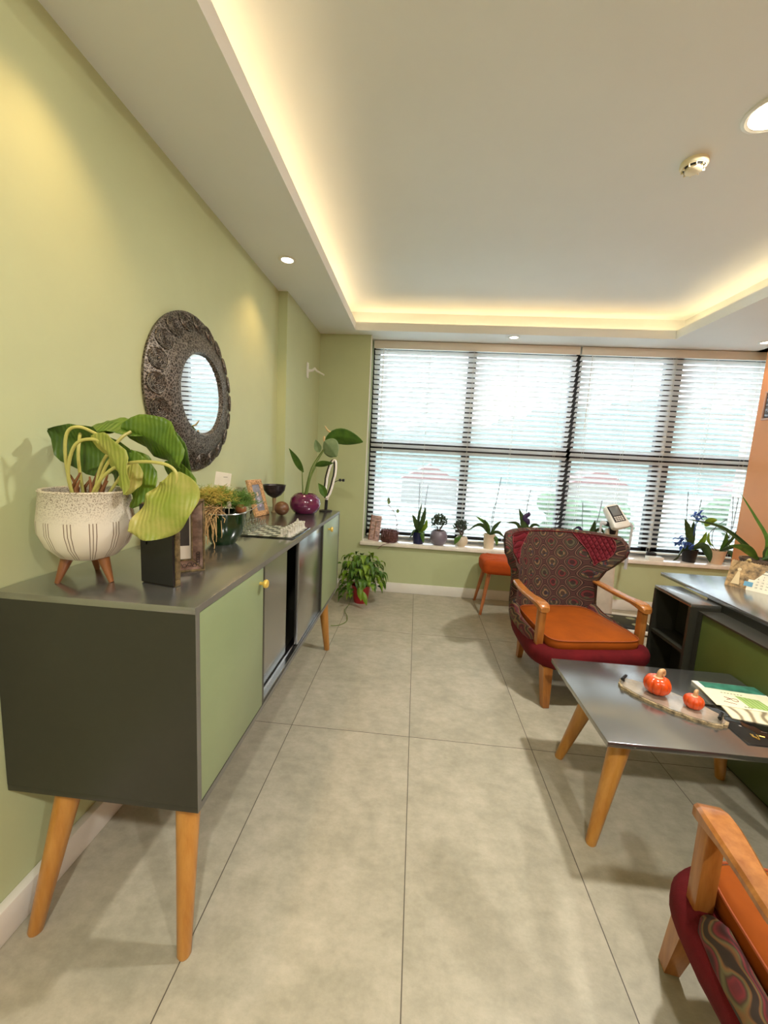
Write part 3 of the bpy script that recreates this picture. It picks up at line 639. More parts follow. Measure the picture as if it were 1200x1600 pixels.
MB().ball((0.075, 0.0, 0.15), 0.022, 10, (1.1, 0.8, 1)).build('brown_husk', M['darkwood'], t)
card = MB(); card.box((-0.012, 0.02, 0.268), (0.062, 0.001, 0.056), rot=Matrix.Rotation(radians(8), 3, 'Y') @ Matrix.Rotation(radians(20), 3, 'Z')); card.tube([(-0.008, 0.024, 0.12), (-0.008, 0.024, 0.255)], 0.0014, 6)
cd_ = card.build('card_on_stick', mat('white_card', (236, 232, 220), 0.6), t)
cm = MB()
for i, ww in enumerate((0.012, 0.016)): cm.box((-0.022+i*0.02, 0.016+i*0.006, 0.278-i*0.001), (ww, 0.0006, 0.002), rot=Matrix.Rotation(radians(20), 3, 'Z'))
cm.build('printed_line', mat('grey_print', (120, 118, 112), 0.6), cd_)

# ------------------------------------------------------------------ shell photo frame
fr_w, fr_h = 0.14, 0.225
t = thing('shell_photo_frame', 'shell mosaic photo frame with a picture of a child, leaning back', 'picture frame', (0.150, 2.375, SZ1), radians(78))
RT = Matrix.Rotation(radians(-17), 4, 'X')
sh = MB(); r = random.Random(5); b0 = 0.03
for x0, x1, z0, z1 in ((-fr_w/2, fr_w/2, 0, b0), (-fr_w/2, fr_w/2, fr_h-b0, fr_h), (-fr_w/2, -fr_w/2+b0, b0, fr_h-b0), (fr_w/2-b0, fr_w/2, b0, fr_h-b0)): sh.b(x0, x1, -0.006, 0.012, z0, z1, 0.002)
for i in range(420):
    x = r.uniform(-fr_w/2+0.002, fr_w/2-0.002); z = r.uniform(0.002, fr_h-0.002)
    if abs(x) < fr_w/2-b0 and b0 < z < fr_h-b0: continue
    sh.ball((x, -0.007, z), r.uniform(0.002, 0.0042), 6, (1, 0.6, 1))
sh.bm.transform(RT); sh.build('mosaic_frame', mat('shell_mosaic', (198, 158, 112), 0.5, var=0.3, scale=140), t)
pb = MB().b(-fr_w/2+b0-0.002, fr_w/2-b0+0.002, 0, 0.006, b0-0.002, fr_h-b0+0.002); pb.bm.transform(RT); pb.build('photo', mat('child_photo_ground', (132, 134, 142), 0.3, var=0.15, scale=30), t)
pb = MB().ball((0, -0.001, 0.135), 0.011, 12, (1, 0.1, 1.2)); pb.bm.transform(RT); pb.build('printed_face', mat('print_skin', (218, 190, 172), 0.4), t)
pb = MB().ball((0.002, -0.001, 0.085), 0.022, 12, (0.8, 0.06, 1.5)); pb.bm.transform(RT); pb.build('printed_dress', mat('print_lilac', (186, 180, 206), 0.4), t)
pb = MB().b(-0.02, 0.02, 0.012, 0.014, 0.02, 0.15); pb.bm.transform(RT); pb.tube([(0, 0.05, 0.145), (0, 0.085, 0.003)], 0.004, 6); pb.build('easel_strut', M['black'], t)

# ------------------------------------------------------------------ pedestal bowl, ball, purple pot
t = thing('pedestal_bowl', 'dark metallic bowl on a slim pedestal behind the shell frame', 'bowl', (0.166, 2.53, SZ1))
dm = mat('dark_patinated_metal', (62, 58, 58), 0.35, 0.6, var=0.3, scale=30, bmp=0.4, bscale=90)
MB().lathe([(0.0, 0.095), (0.012, 0.095), (0.045, 0.115), (0.066, 0.145), (0.072, 0.176), (0.075, 0.180), (0.069, 0.180), (0.06, 0.148), (0.03, 0.118), (0, 0.112)], n=40).build('bowl', dm, t)
MB().lathe([(0.02, 0), (0.02, 0.004), (0.011, 0.012), (0.010, 0.05), (0.013, 0.08), (0.012, 0.097)], n=20).build('pedestal', wood('pedestal_wood', (120, 104, 72), (150, 130, 92)), t)
o = MB().lathe([(0.045*sin(pi*i/16)*(1 if i else 0), 0.044-0.044*cos(pi*i/16)) for i in range(17)], n=28).build('wooden_ball', wood('ball_wood', (80, 50, 28), (116, 80, 46), vs=(3, 3, 14)))
o.location = (0.253, 2.425, SZ1); tag(o, 'brown carved wooden ball in front of the pedestal bowl', 'ball')
PP = (0.358, 2.58, SZ1)
t = thing('potted_bird_of_paradise', 'tall leafy plant in a round glossy purple pot', 'plant', PP)
pur = mat('purple_glaze', (96, 30, 68), 0.12, var=0.12, scale=20, coat=0.6)
MB().lathe([(0, 0), (0.062, 0), (0.075, 0.008), (0.095, 0.035), (0.101, 0.065), (0.093, 0.10), (0.07, 0.124), (0.058, 0.130), (0.052, 0.128), (0.052, 0.11), (0.0, 0.10)], n=48).build('pot', pur, t)
MB().lathe([(0.054, 0.10), (0.052, 0.118), (0, 0.122)], n=20).build('soil', M['soil'], t)
tm = MB()
for pts in ([(0.345, 2.57, 1.10), (0.34, 2.57, 1.18), (0.335, 2.57, 1.27)], [(0.352, 2.58, 1.10), (0.39, 2.59, 1.28), (0.47, 2.60, 1.42), (0.49, 2.60, 1.48)],
            [(0.36, 2.57, 1.10), (0.40, 2.57, 1.26), (0.45, 2.57, 1.36), (0.48, 2.57, 1.41)], [(0.365, 2.585, 1.10), (0.39, 2.58, 1.22), (0.43, 2.575, 1.31)]):
    tm.tube(spline(pts, 6), [0.0055-0.003*i/(6*(len(pts)-1)) for i in range(6*(len(pts)-1)+1)], 8)
tm.build('stems', M['stem'], t, world=True)
lf(t, M['leaf'], [(0.345, 2.57, 1.255), (0.30, 2.57, 1.33), (0.245, 2.57, 1.405)], 0.055, (0.7, -0.4, 0.5), shape='lance', fold=0.25)
lf(t, M['leaf'], [(0.475, 2.60, 1.46), (0.56, 2.59, 1.49), (0.64, 2.58, 1.485), (0.725, 2.57, 1.468)], 0.115, (0.1, -0.45, 0.8), shape='oval', fold=0.2)
MG = translucent('leaf_grey_green', (112, 138, 92), 0.2, rgb2=(140, 160, 116))
lf(t, MG, [(0.478, 2.56, 1.46), (0.52, 2.55, 1.42), (0.565, 2.54, 1.365)], 0.12, (0.75, -0.2, 0.5), shape='oval', fold=0.25)
lf(t, MG, [(0.435, 2.62, 1.39), (0.42, 2.63, 1.42), (0.40, 2.64, 1.47)], 0.05, (1, 0, 0.3), shape='oval', fold=0.25)
lf(t, M['leaf'], [(0.42, 2.57, 1.30), (0.48, 2.56, 1.315), (0.545, 2.55, 1.325)], 0.05, (0, -0.5, 0.6), shape='lance', fold=0.25)
lf(t, M['leaf_dark'], [(0.47, 2.60, 1.385), (0.51, 2.60, 1.37), (0.56, 2.60, 1.375)], 0.05, (0, -0.6, 0.5), shape='lance', fold=0.25)
lf(t, M['leaf'], [(0.495, 2.575, 1.10), (0.475, 2.57, 1.15), (0.445, 2.565, 1.19)], 0.05, (0.8, 0, 0.5), shape='lance', fold=0.25)
MB().tube(spline([(0.495, 2.60, 1.48), (0.515, 2.60, 1.515), (0.49, 2.60, 1.53), (0.468, 2.60, 1.56)], 4), [0.006]*6+[0.005]*4+[0.004]*2+[0.002], 8).ball((0.47, 2.585, 1.475), 0.01, 8, (0.7, 0.7, 2)).build('flower_spathe', mat('dry_flower', (208, 178, 128), 0.6), t, world=True)

# ------------------------------------------------------------------ loop lamp
t = thing('loop_lamp', 'slim white and black loop-shaped lamp at the far end of the sideboard', 'lamp', (0.462, 2.735, SZ1))
lp = [Vector((0.028+0.026*cos(a)*(1 if sin(a) > 0 else 0.9)+0.020*sin(a), 0.012*sin(a), 0.225+0.13*sin(a))) for a in [2*pi*i/40 for i in range(40)]]
def closed(mb, pts, rad, n=8):
    k = len(pts); rg = []
    for i in range(k):
        tt = (pts[(i+1) % k]-pts[i-1]).normalized(); a_ = tt.cross(Vector((0, 1, 0))).normalized(); u_ = Vector((0, 1, 0))
        rg.append([pts[i]+a_*rad*cos(2*pi*j/n)+u_*rad*1.6*sin(2*pi*j/n) for j in range(n)])
    rg.append(rg[0]); mb.rings(rg, cap=False)
lm = MB(); closed(lm, lp, 0.0075); lm.tube([(0.012, 0, 0.10), (0.004, 0, 0.075)], 0.009, 10); lm.build('light_loop', mat('lamp_white', (236, 232, 226), 0.3), t)
lm = MB(); closed(lm, [p+Vector((-0.013, 0.006, 0)) for p in lp], 0.0055); lm.build('dark_back_loop', M['black'], t)
MB().tube([(0, 0, 0.0), (0.003, 0, 0.08)], 0.011, 12).lathe([(0.045, 0), (0.045, 0.006), (0.012, 0.010)], n=28).build('stand', M['black'], t)
MB().tube(spline([(0.03, 0.0, 0.17), (0.05, 0.004, 0.20), (0.078, 0.005, 0.217), (0.10, 0.005, 0.22)], 5), 0.0025, 6).b(0.085, 0.101, -0.003, 0.013, 0.212, 0.230, 0.002).b(0.108, 0.124, -0.003, 0.013, 0.212, 0.230, 0.002).b(0.100, 0.109, 0.002, 0.008, 0.218, 0.224).build('switch_cable', M['black'], t)

# ------------------------------------------------------------------ chess set
clear = glassmat('clear_chess_glass', (0.90, 0.95, 0.92), 0.14, 0.05)
frost = translucent('frosted_chess_glass', (228, 226, 214), 0.4, rough=0.35, var=0.03)
bx0, bx1, by0, by1 = 0.238, 0.536, 1.752, 2.05
t = thing('glass_chess_board', 'square glass chess board laid on the sideboard near its front edge', 'chess board', ((bx0+bx1)/2, (by0+by1)/2, SZ1))
MB().b(bx0, bx1, by0, by1, SZ1, SZ1+0.006, 0.001).build('glass_slab', glassmat('board_glass', (0.80, 0.90, 0.84), 0.10), t, world=True)
q = MB(); q2 = MB(); e0 = 0.012; cs = (bx1-bx0-2*e0)/8
for i in range(8):
    for j in range(8):
        (q if (i+j) % 2 else q2).b(bx0+e0+i*cs, bx0+e0+(i+1)*cs, by0+e0+j*cs, by0+e0+(j+1)*cs, SZ1+0.006, SZ1+0.0063)
q2.build('frosted_squares', mat('frosted_square', (168, 172, 156), 0.4), t, world=True); q.build('dark_squares', mat('dark_square', (110, 116, 104), 0.12), t, world=True)
PR = {'pawn': [(0.010, 0), (0.010, 0.004), (0.006, 0.008), (0.004, 0.020), (0.007, 0.022), (0.004, 0.024), (0.0065, 0.029), (0.005, 0.034), (0, 0.036)],
      'rook': [(0.011, 0), (0.011, 0.005), (0.007, 0.010), (0.006, 0.026), (0.009, 0.029), (0.009, 0.036), (0.005, 0.036), (0.005, 0.033), (0, 0.033)],
      'knight': [(0.011, 0), (0.011, 0.005), (0.007, 0.010), (0.006, 0.018), (0.008, 0.022), (0, 0.023)],
      'bishop': [(0.011, 0), (0.011, 0.005), (0.006, 0.010), (0.0045, 0.028), (0.008, 0.030), (0.005, 0.033), (0.0075, 0.040), (0.003, 0.047), (0, 0.050)],
      'queen': [(0.012, 0), (0.012, 0.005), (0.007, 0.011), (0.005, 0.036), (0.009, 0.039), (0.006, 0.042), (0.009, 0.051), (0.005, 0.052), (0.003, 0.056), (0, 0.057)],
      'king': [(0.012, 0), (0.012, 0.005), (0.007, 0.011), (0.005, 0.040), (0.009, 0.043), (0.006, 0.046), (0.008, 0.056), (0.002, 0.058), (0.002, 0.066), (0, 0.066)]}
protos = {}
ORD = ['nearest the camera', 'second from the near end', 'third from the near end', 'fourth from the near end', 'fourth from the far end', 'third from the far end', 'second from the far end', 'farthest from the camera']
def piece(kind, side, i, col_):
    mt = clear if side == 'clear' else frost; key = (kind, side)
    if key not in protos:
        mb = MB().lathe(PR[kind], n=14)
        if kind == 'knight': mb.tube([(0, 0, 0.02), (0.001, 0, 0.032), (-0.003, 0, 0.040), (-0.010, 0, 0.035)], [0.007, 0.006, 0.006, 0.004], 8)
        if kind == 'king': mb.b(-0.005, 0.005, -0.0012, 0.0012, 0.060, 0.063)
        o_ = mb.build('chess_'+kind, mt); protos[key] = o_
    else:
        o_ = protos[key].copy(); COL.objects.link(o_)
    ad = 'clear glass' if side == 'clear' else 'frosted white'
    tag(o_, '%s chess %s on the glass board, %s in its row' % (ad, kind, ORD[col_]), 'chess piece', '%s chess pieces on the glass board' % ad)
    o_.location = (bx0+e0+(i+0.5)*cs, by0+e0+(col_+0.5)*cs, SZ1+0.0063)
order = ['rook', 'knight', 'bishop', 'queen', 'king', 'bishop', 'knight', 'rook']
for side, r0, r1 in (('clear', 0, 1), ('frosted', 7, 6)):
    for cc, kd in enumerate(order): piece(kd, side, r0, cc); piece('pawn', side, r1, cc)

# ------------------------------------------------------------------ armchairs
def make_chair():
    t = thing('wing_armchair', 'wing-back armchair with ogee patterned fabric and orange cushion, standing before the window', 'armchair', (2.117, 2.685, 0), radians(10))
    # back shell ---------------------------------------------------
    def wz(z):   # half width
        ks = [(0.24, 0.25), (0.34, 0.285), (0.45, 0.285), (0.585, 0.278), (0.66, 0.30), (0.74, 0.352), (0.81, 0.392), (0.87, 0.395), (0.925, 0.372)]
        for (a, p), (b_, q_) in zip(ks, ks[1:]):
            if z <= b_:
                u = (z-a)/(b_-a); u = u*u*(3-2*u) if 0.6 < z < 0.9 else u; return p+(q_-p)*u
        return ks[-1][1]
    def dz(z):   # how far the sides come forward
        ks = [(0.24, 0.12), (0.45, 0.11), (0.58, 0.13), (0.68, 0.19), (0.77, 0.27), (0.84, 0.295), (0.89, 0.27), (0.925, 0.22)]
        for (a, p), (b_, q_) in zip(ks, ks[1:]):
            if z <= b_: return p+(q_-p)*(z-a)/(b_-a)
        return ks[-1][1]
    def yb(z): return 0.20+0.11*max(0, z-0.35)/0.6
    def S(tt, z, off=0.0):
        x = wz(z)*(math.copysign(abs(sin(tt*pi/2))**0.5*abs(tt)**0.5, tt)); y = yb(z)-dz(z)*abs(tt)**2.0
        e_ = 1e-3; x2 = wz(z)*(math.copysign(abs(sin((tt+e_)*pi/2))**0.5*abs(tt+e_)**0.5, tt+e_)); y2 = yb(z)-dz(z)*abs(tt+e_)**2.0
        tn = Vector((x2-x, y2-y, 0)).normalized(); nm = Vector((tn.y, -tn.x, 0))
        return Vector((x, y, z))+nm*off
    TH = 0.055; ts = [-1+2*i/28 for i in range(29)]
    zs = [0.22, 0.28, 0.36, 0.44, 0.52, 0.58, 0.63, 0.67, 0.71, 0.75, 0.79, 0.83, 0.86, 0.885, 0.90]
    bm_ = MB(); rg = []
    for z in zs: rg.append([S(u, z) for u in ts]+[S(u, z, -TH*(1 if abs(u) < 0.93 else 0.75)) for u in reversed(ts)])
    for dzv, f in ((0.912, 0.12), (0.920, 0.30), (0.925, 0.5)):
        rg.append([S(u*(1-0.02*f), dzv, -TH*f*0.8) for u in ts]+[S(u*(1-0.02*f), dzv, -TH*(1-f*0.8)) for u in reversed(ts)])
    bm_.rings(rg); bm_.build('backrest', M['ogee'], t, angle=60)
    for sgn in (-1, 1):   # quilted patch inside each wing
        qb = MB(); rows = []
        for i in range(11):
            f = i/10; z = 0.903-f*0.20; lo = 0.36+0.40*f**1.2; hi = 0.90-0.06*f
            if f > 0.7: hi = lo+(hi-lo)*(1-(f-0.7)/0.3*0.8)
            rows.append([S(sgn*(lo+(hi-lo)*j/8), z, 0.004+0.004*sin(pi*j/8)) for j in range(9)])
        vs = [p for r_ in rows for p in r_]; off = len(vs); nb = [p+Vector((0, 0.012, 0)) for p in vs]
        fs = [(i*9+j, i*9+j+1, (i+1)*9+j+1, (i+1)*9+j) for i in range(10) for j in range(8)]
        qb.faces(vs, fs); qb.build('quilted_patch', M['quilt'], t, angle=80)
        edge = [r_[0] for r_ in rows]+rows[-1]+[r_[-1] for r_ in reversed(rows)]
        MB().tube([p+Vector((0, -0.002, 0)) for p in edge], 0.0028, 6).build('piping', mat('red_piping', (120, 40, 44), 0.7), t)
        # burgundy patch on the outer face of the wing
        qb = MB(); rows = []
        for i in range(11):
            f = i/10; z = 0.895-f*0.17; rows.append([S(sgn*(0.99-(0.36-0.2*f)*j/6), z, -TH*0.76-0.004) for j in range(7)])
        qb.faces([p for r_ in rows for p in r_], [(i*7+j, i*7+j+1, (i+1)*7+j+1, (i+1)*7+j) for i in range(10) for j in range(6)])
        qb.build('quilted_patch', M['quilt'], t, angle=80)
    MB().tube([S(u*0.97, 0.908, 0.002) for u in ts], 0.0035, 6).build('piping', M['burgundy'], t)
    # seat base ------------------------------------------------------
    sb = MB(); rg = []
    for z, f, fr_ in ((0.205, 0.76, 0.84), (0.213, 0.86, 0.91), (0.235, 0.95, 0.97), (0.27, 1.0, 1.0), (0.305, 1.0, 1.0), (0.328, 0.97, 0.985), (0.340, 0.90, 0.94)):
        ring = []
        for i in range(48):
            a = 2*pi*i/48; cx, sy = cos(a), sin(a); ex = 0.42
            x = math.copysign(abs(cx)**ex, cx); y = math.copysign(abs(sy)**ex, sy)
            hw = 0.34+0.05*max(0, -y)**0.7-0.05*max(0, y)
            yy = -0.06+y*(0.385 if y < 0 else 0.28)
            if y < 0: yy -= 0.02*(1-x*x)
            ring.append(Vector((x*hw*f, yy*fr_, z)))
        rg.append(ring)
    sb.rings(rg); sb.build('seat_base', M['burgundy'], t, angle=60)
    for sgn in (-1, 1):
        bb_ = MB(); pts = spline([(sgn*0.315, -0.27, 0.335), (sgn*0.318, -0.12, 0.345), (sgn*0.305, 0.04, 0.36), (sgn*0.285, 0.13, 0.40)], 5)
        bb_.tube(pts, [0.02]+[0.036]*(len(pts)-2)+[0.034], 14); bb_.build('side_bolster', M['swirl'], t, angle=80)
    # cushion --------------------------------------------------------
    def cr(z, ins, crown=0.0):
        out = []
        for i in range(64):
            a = 2*pi*i/64; cx, sy = cos(a), sin(a); x = math.copysign(abs(cx)**0.30, cx); y = math.copysign(abs(sy)**0.30, sy)
            hw = 0.296-0.045*(y+1)/2-ins; hy = 0.285-ins; out.append(Vector((x*hw, -0.115+y*hy, z-0.028)))
        return out
    cb = MB(); rg = [cr(0.355, 0.03), cr(0.352, 0.012), cr(0.358, 0.002), cr(0.385, -0.004), cr(0.412, 0.0), cr(0.418, 0.006)]
    rg += [cr(0.424, 0.04), cr(0.431, 0.09), cr(0.436, 0.15), cr(0.438, 0.20)]
    cb.rings(rg); cb.build('seat_cushion', M['orange_velvet'], t, angle=60)
    MB().tube(cr(0.418, 0.0)+[cr(0.418, 0.0)[0]], 0.0035, 6, cap=False).build('piping', mat('dark_orange_piping', (150, 70, 22), 0.7), t)
    # wooden arms + posts --------------------------------------------
    for sgn in (-1, 1):
        ab = MB(); rg = []
        for (y, xc, w2, zt, th) in ((-0.350, 0.318, 0.024, 0.568, 0.028), (-0.340, 0.318, 0.031, 0.580, 0.038), (-0.315, 0.318, 0.035, 0.588, 0.040), (-0.28, 0.318, 0.036, 0.590, 0.034), (-0.23, 0.318, 0.033, 0.588, 0.027), (-0.17, 0.318, 0.028, 0.584, 0.025),
                                    (-0.09, 0.316, 0.029, 0.584, 0.025), (0.0, 0.310, 0.029, 0.588, 0.024), (0.08, 0.300, 0.026, 0.594, 0.023), (0.15, 0.288, 0.020, 0.600, 0.022)):
            bv = 0.007; xc = sgn*xc; ring = [(-w2, -th+bv), (-w2+bv, -th), (w2-bv, -th), (w2, -th+bv), (w2, -bv), (w2-bv, 0), (-w2+bv, 0), (-w2, -bv)]
            rg.append([Vector((xc+a_, y, zt+c_)) for a_, c_ in ring])
        ab.rings(rg); ab.build('armrest', M['beech'], t, angle=35)
        MB().box((sgn*0.318, -0.310, 0.440), (0.042, 0.042, 0.24), 0.005, Matrix.Rotation(radians(1), 3, 'X')).build('arm_post', M['beech'], t)
        lg = MB(); rg = []
        for z, w2, xx, yy in ((0.0, 0.017, 0.298, -0.418), (0.004, 0.019, 0.298, -0.417), (0.23, 0.029, 0.290, -0.372)):
            rg.append([Vector((sgn*xx+a_*w2, yy+c_*w2, z)) for a_, c_ in ((-1, -1), (1, -1), (1, 1), (-1, 1))])
        lg.rings(rg, smooth=False); lg.build('leg', M['beech'], t, auto=False)
        lg = MB(); rg = []
        for z, w2, xx, yy in ((0.0, 0.014, 0.195, 0.165), (0.004, 0.016, 0.195, 0.164), (0.225, 0.025, 0.20, 0.13)):
            rg.append([Vector((sgn*xx+a_*w2, yy+c_*w2, z)) for a_, c_ in ((-1, -1), (1, -1), (1, 1), (-1, 1))])
        lg.rings(rg, smooth=False); lg.build('leg', M['beech'], t, auto=False)
    return t
def dup(o, parent=None):
    c_ = o.copy(); COL.objects.link(c_); c_.parent = parent
    for ch in list(o.children): dup(ch, c_)
    return c_
ch1 = make_chair(); ch1['group'] = 'wing armchairs at the coffee table'
ch2 = dup(ch1); ch2.location = (2.098, 0.554, 0); ch2.rotation_euler = (0, 0, radians(171))
ch2['label'] = 'near armchair at the lower right, seen from behind its wooden arm and burgundy seat corner'

# ------------------------------------------------------------------ stool
t = thing('upholstered_stool', 'orange tufted stool on splayed wooden legs under the window sill', 'stool', (1.98, 3.73, 0))
sb = MB(); rg = []
for z, f in ((0.385, 0.90), (0.39, 0.97), (0.42, 1.0), (0.465, 1.0), (0.495, 0.97), (0.508, 0.90), (0.512, 0.7), (0.512, 0.4)):
    ring = []
    for i in range(56):
        a = 2*pi*i/56; cx, sy = cos(a), sin(a); x = math.copysign(abs(cx)**0.35, cx); y = math.copysign(abs(sy)**0.35, sy)
        ring.append(Vector((x*0.255*f, y*0.185*f, z-(0.006*abs(sin(i*0.7)) if z > 0.49 else 0))))
    rg.append(ring)
sb.rings(rg)
sb.build('seat', M['orange_fabric'], t, angle=60)
bt = MB()
for x in (-0.15, 0, 0.15):
    for y in (-0.08, 0.08): bt.ball((x, y, 0.511), 0.009, 10, (1, 1, 0.4))
bt.build('tuft_button', mat('tuft_button', (190, 92, 34), 0.7), t)
for sx_, sy_ in ((-1, -1), (-1, 1), (1, -1), (1, 1)):
    MB().tube([(sx_*0.245, sy_*0.155 if sy_ < 0 else 0.225, 0), (sx_*0.19, sy_*0.12, 0.385)], [0.012, 0.021], 18).build('leg', wood('stool_wood', (150, 84, 44), (184, 112, 64)) if (sx_, sy_) == (-1, -1) else bpy.data.materials['stool_wood'], t)

# ------------------------------------------------------------------ coffee table
t = thing('coffee_table', 'low grey coffee table on splayed wooden legs', 'table', (2.20, 1.62, 0))
MB().b(1.79, 2.61, 1.325, 1.91, 0.43, 0.45, 0.001).build('tabletop', M['grey'], t, world=True)
for (fx, fy), (tx, ty) in (((1.84, 1.815), (1.94, 1.74)), ((1.806, 1.375), (1.925, 1.47)), ((2.553, 1.791), (2.46, 1.74)), ((2.56, 1.38), (2.46, 1.47))):
    MB().tube([(fx, fy, 0), (fx, fy, 0.004), (tx, ty, 0.425)], [0.016, 0.019, 0.040], 24).lathe([(0.045, -0.008), (0.045, 0)], (tx, ty, 0.43), 24).build('leg', M['oak'], t, world=True)
# live-edge tray
TZ = 0.45
t = thing('live_edge_tray', 'oval live-edge tray with black handles on the coffee table', 'tray', (2.155, 1.61, TZ))
ax = Vector((2.288, 1.515, 0))-Vector((2.045, 1.745, 0)); ang = math.atan2(ax.y, ax.x)
out = []; r = random.Random(2)
for i in range(56):
    a = 2*pi*i/56; wob = 1+0.035*r.uniform(-1, 1); out.append((0.185*cos(a)*wob, 0.078*math.copysign(abs(sin(a))**0.8, sin(a))*wob))
Mx = Matrix.Rotation(ang, 4, 'Z')
MB().prism(out, 0.0, 0.012, Mx).build('bark_edge', mat('bark_edge', (150, 132, 100), 0.8, var=0.4, scale=60, bmp=1, bscale=120), t)
MB().prism([(x*0.95, y*0.9) for x, y in out], 0.011, 0.0145, Mx).build('resin_surface', mat('resin_surface', (150, 140, 124), 0.06, var=0.25, scale=8, coat=1.0, spec=1.0), t)
for sgn in (-1, 1):
    h_ = MB(); e1 = Mx @ Vector((sgn*0.165, 0, 0)); pd = Mx @ Vector((0, 0.03, 0)); 
    h_.tube([e1-pd*0.8+Vector((0, 0, 0.032)), e1+pd*0.8+Vector((0, 0, 0.032))], 0.0065, 12); h_.tube([e1+Vector((0, 0, 0.012)), e1+Vector((0, 0, 0.03))], 0.004, 8)
    h_.build('handle', M['black'], t)
def pumpkin(x, y, r0, label, rz):
    t = thing('ceramic_pumpkin', label, 'pumpkin', (x, y, TZ+0.0145), rz, 'orange pumpkins on the tray')
    mb = MB(); rings = []
    for i in range(1, 16):
        ph = pi*i/16; ring = []
        for j in range(72):
            th = 2*pi*j/72; lobe = 1-0.13*(1-abs(sin(th*4.5)))**2.2; rr = r0*(sin(ph)**0.75)*lobe; z = r0*0.80*(1-cos(ph)); 
            if ph > 2.2: z -= r0*0.25*((ph-2.2)/0.94)**2
            ring.append(Vector((rr*cos(th), rr*sin(th), z)))
        rings.append(ring)
    mb.rings(rings); mb.build('body', mat('orange_glaze', (222, 78, 22), 0.15, var=0.08, coat=0.7) if 'orange_glaze' not in bpy.data.materials else bpy.data.materials['orange_glaze'], t, angle=80)
    z = r0*1.42; sp_ = spline([(0, 0, z-0.008), (0.002, 0, z+r0*0.15), (r0*0.15, 0, z+r0*0.5), (r0*0.45, 0, z+r0*0.55), (r0*0.55, 0, z+r0*0.25), (r0*0.3, -r0*0.1, z+r0*0.12)], 5)
    MB().tube(sp_, [r0*0.22-(r0*0.12)*i/(len(sp_)-1) for i in range(len(sp_))], 10).lathe([(r0*0.45, z-0.003), (r0*0.3, z+r0*0.05), (0, z+r0*0.08)], n=14).build('stem', mat('pale_stem', (206, 160, 112), 0.35) if 'pale_stem' not in bpy.data.materials else bpy.data.materials['pale_stem'], t, angle=80)
pumpkin(2.128, 1.648, 0.050, 'larger glossy orange pumpkin with a curled pale stem on the tray', 0.3)
pumpkin(2.218, 1.562, 0.035, 'smaller glossy orange pumpkin on the tray', 0.6)
# magazines
def flat(name, label, cat, cx, cy, w, d, rz, z, th, m, group=None):
    t = thing(name, label, cat, (cx, cy, z), rz, group)
    MB().box((0, 0, th/2), (w, d, th), 0.0005).build('pages', m, t); return t
gm = mat('glossy_grey_cover', (96, 92, 86), 0.2, var=0.1)
t = flat('clear_display_mat', 'clear glass mat with gold ornaments inside on the coffee table', 'mat', 2.43, 1.50, 0.28, 0.235, radians(0), TZ, 0.004, glassmat('mat_glass', (0.75, 0.72, 0.70), 0.05))
gd = MB(); r = random.Random(4)
for i in range(10): a = r.random()*6.28; p = Vector((-0.075+r.uniform(-0.02, 0.02), -0.07+r.uniform(-0.01, 0.01), 0.005)); gd.tube([p, p+Vector((cos(a)*0.014, sin(a)*0.014, 0.001))], 0.0014, 5)
gd.build('gold_ornament', mat('gold_leaf', (216, 176, 84), 0.3, 0.8), t)
gd = MB()
for i in range(14): a = r.random()*6.28; p = Vector((0.03+r.uniform(-0.06, 0.06), -0.06+r.uniform(-0.025, 0.02), 0.005)); gd.tube([p, p+Vector((cos(a)*0.02, sin(a)*0.014, 0.001))], 0.0012, 5)
gd.build('silver_ornament', M['alu'], t)
def wavy():
    m, n, b = newmat('wavy_magazine'); v = coords(n, (1, 1, 1)); w = N(n, 'ShaderNodeTexWave'); w.inputs['Scale'].default_value = 6; w.inputs['Distortion'].default_value = 8; w.inputs['Detail'].default_value = 2; L(n, v, w.inputs['Vector'])
    L(n, ramp(n, w.outputs['Fac'], [(0.05, lin((140, 126, 100))), (0.3, lin((206, 194, 160))), (0.8, lin((226, 218, 190)))]), b.inputs['Base Color']); b.inputs['Roughness'].default_value = 0.3; return m
t = flat('magazine', 'magazine with a wavy cream and brown cover under the brochure', 'magazine', 2.49, 1.575, 0.27, 0.15, radians(-12), TZ+0.0045, 0.004, wavy(), 'magazines on the coffee table')
t = flat('magazine', 'magazine with a teal and dark green cover at the back of the pile', 'magazine', 2.50, 1.725, 0.27, 0.14, radians(-3), TZ, 0.006, paper, 'magazines on the coffee table')
MB().b(-0.11, 0.134, 0.005, 0.068, 0.006, 0.0066).build('cover_picture', mat('teal_print', (54, 112, 92), 0.3, var=0.3, scale=18), t)
t = flat('brochure', 'cream brochure with a red emblem and green panel on top of the pile', 'brochure', 2.475, 1.66, 0.25, 0.135, radians(-8), TZ+0.0088, 0.002, mat('cream_paper', (230, 222, 188), 0.45))
MB().prism([(0.0, -0.05), (0.09, -0.062), (0.07, 0.02), (-0.01, 0.03)], 0.002, 0.0024).build('green_panel', mat('green_print', (140, 168, 86), 0.4), t)
e_ = MB()
for i in range(5): e_.prism([(0.008+i*0.016, -0.05-i*0.002), (0.012+i*0.016, -0.05-i*0.002), (-0.002+i*0.016, 0.022), (-0.006+i*0.016, 0.022)], 0.0024, 0.0027)
e_.build('pale_stripe', mat('pale_green_print', (186, 204, 140), 0.4), t)
e_ = MB(); e_.torus((-0.03, -0.01, 0.0024), 0.011, 0.0012, (0, 0, 1), 20, 4); e_.tube([(-0.06, 0.008, 0.0022), (-0.04, -0.004, 0.0024), (-0.06, -0.012, 0.0022)], 0.0018, 5); e_.tube([(-0.08, -0.03, 0.0022), (-0.04, -0.042, 0.0022)], 0.0014, 5)
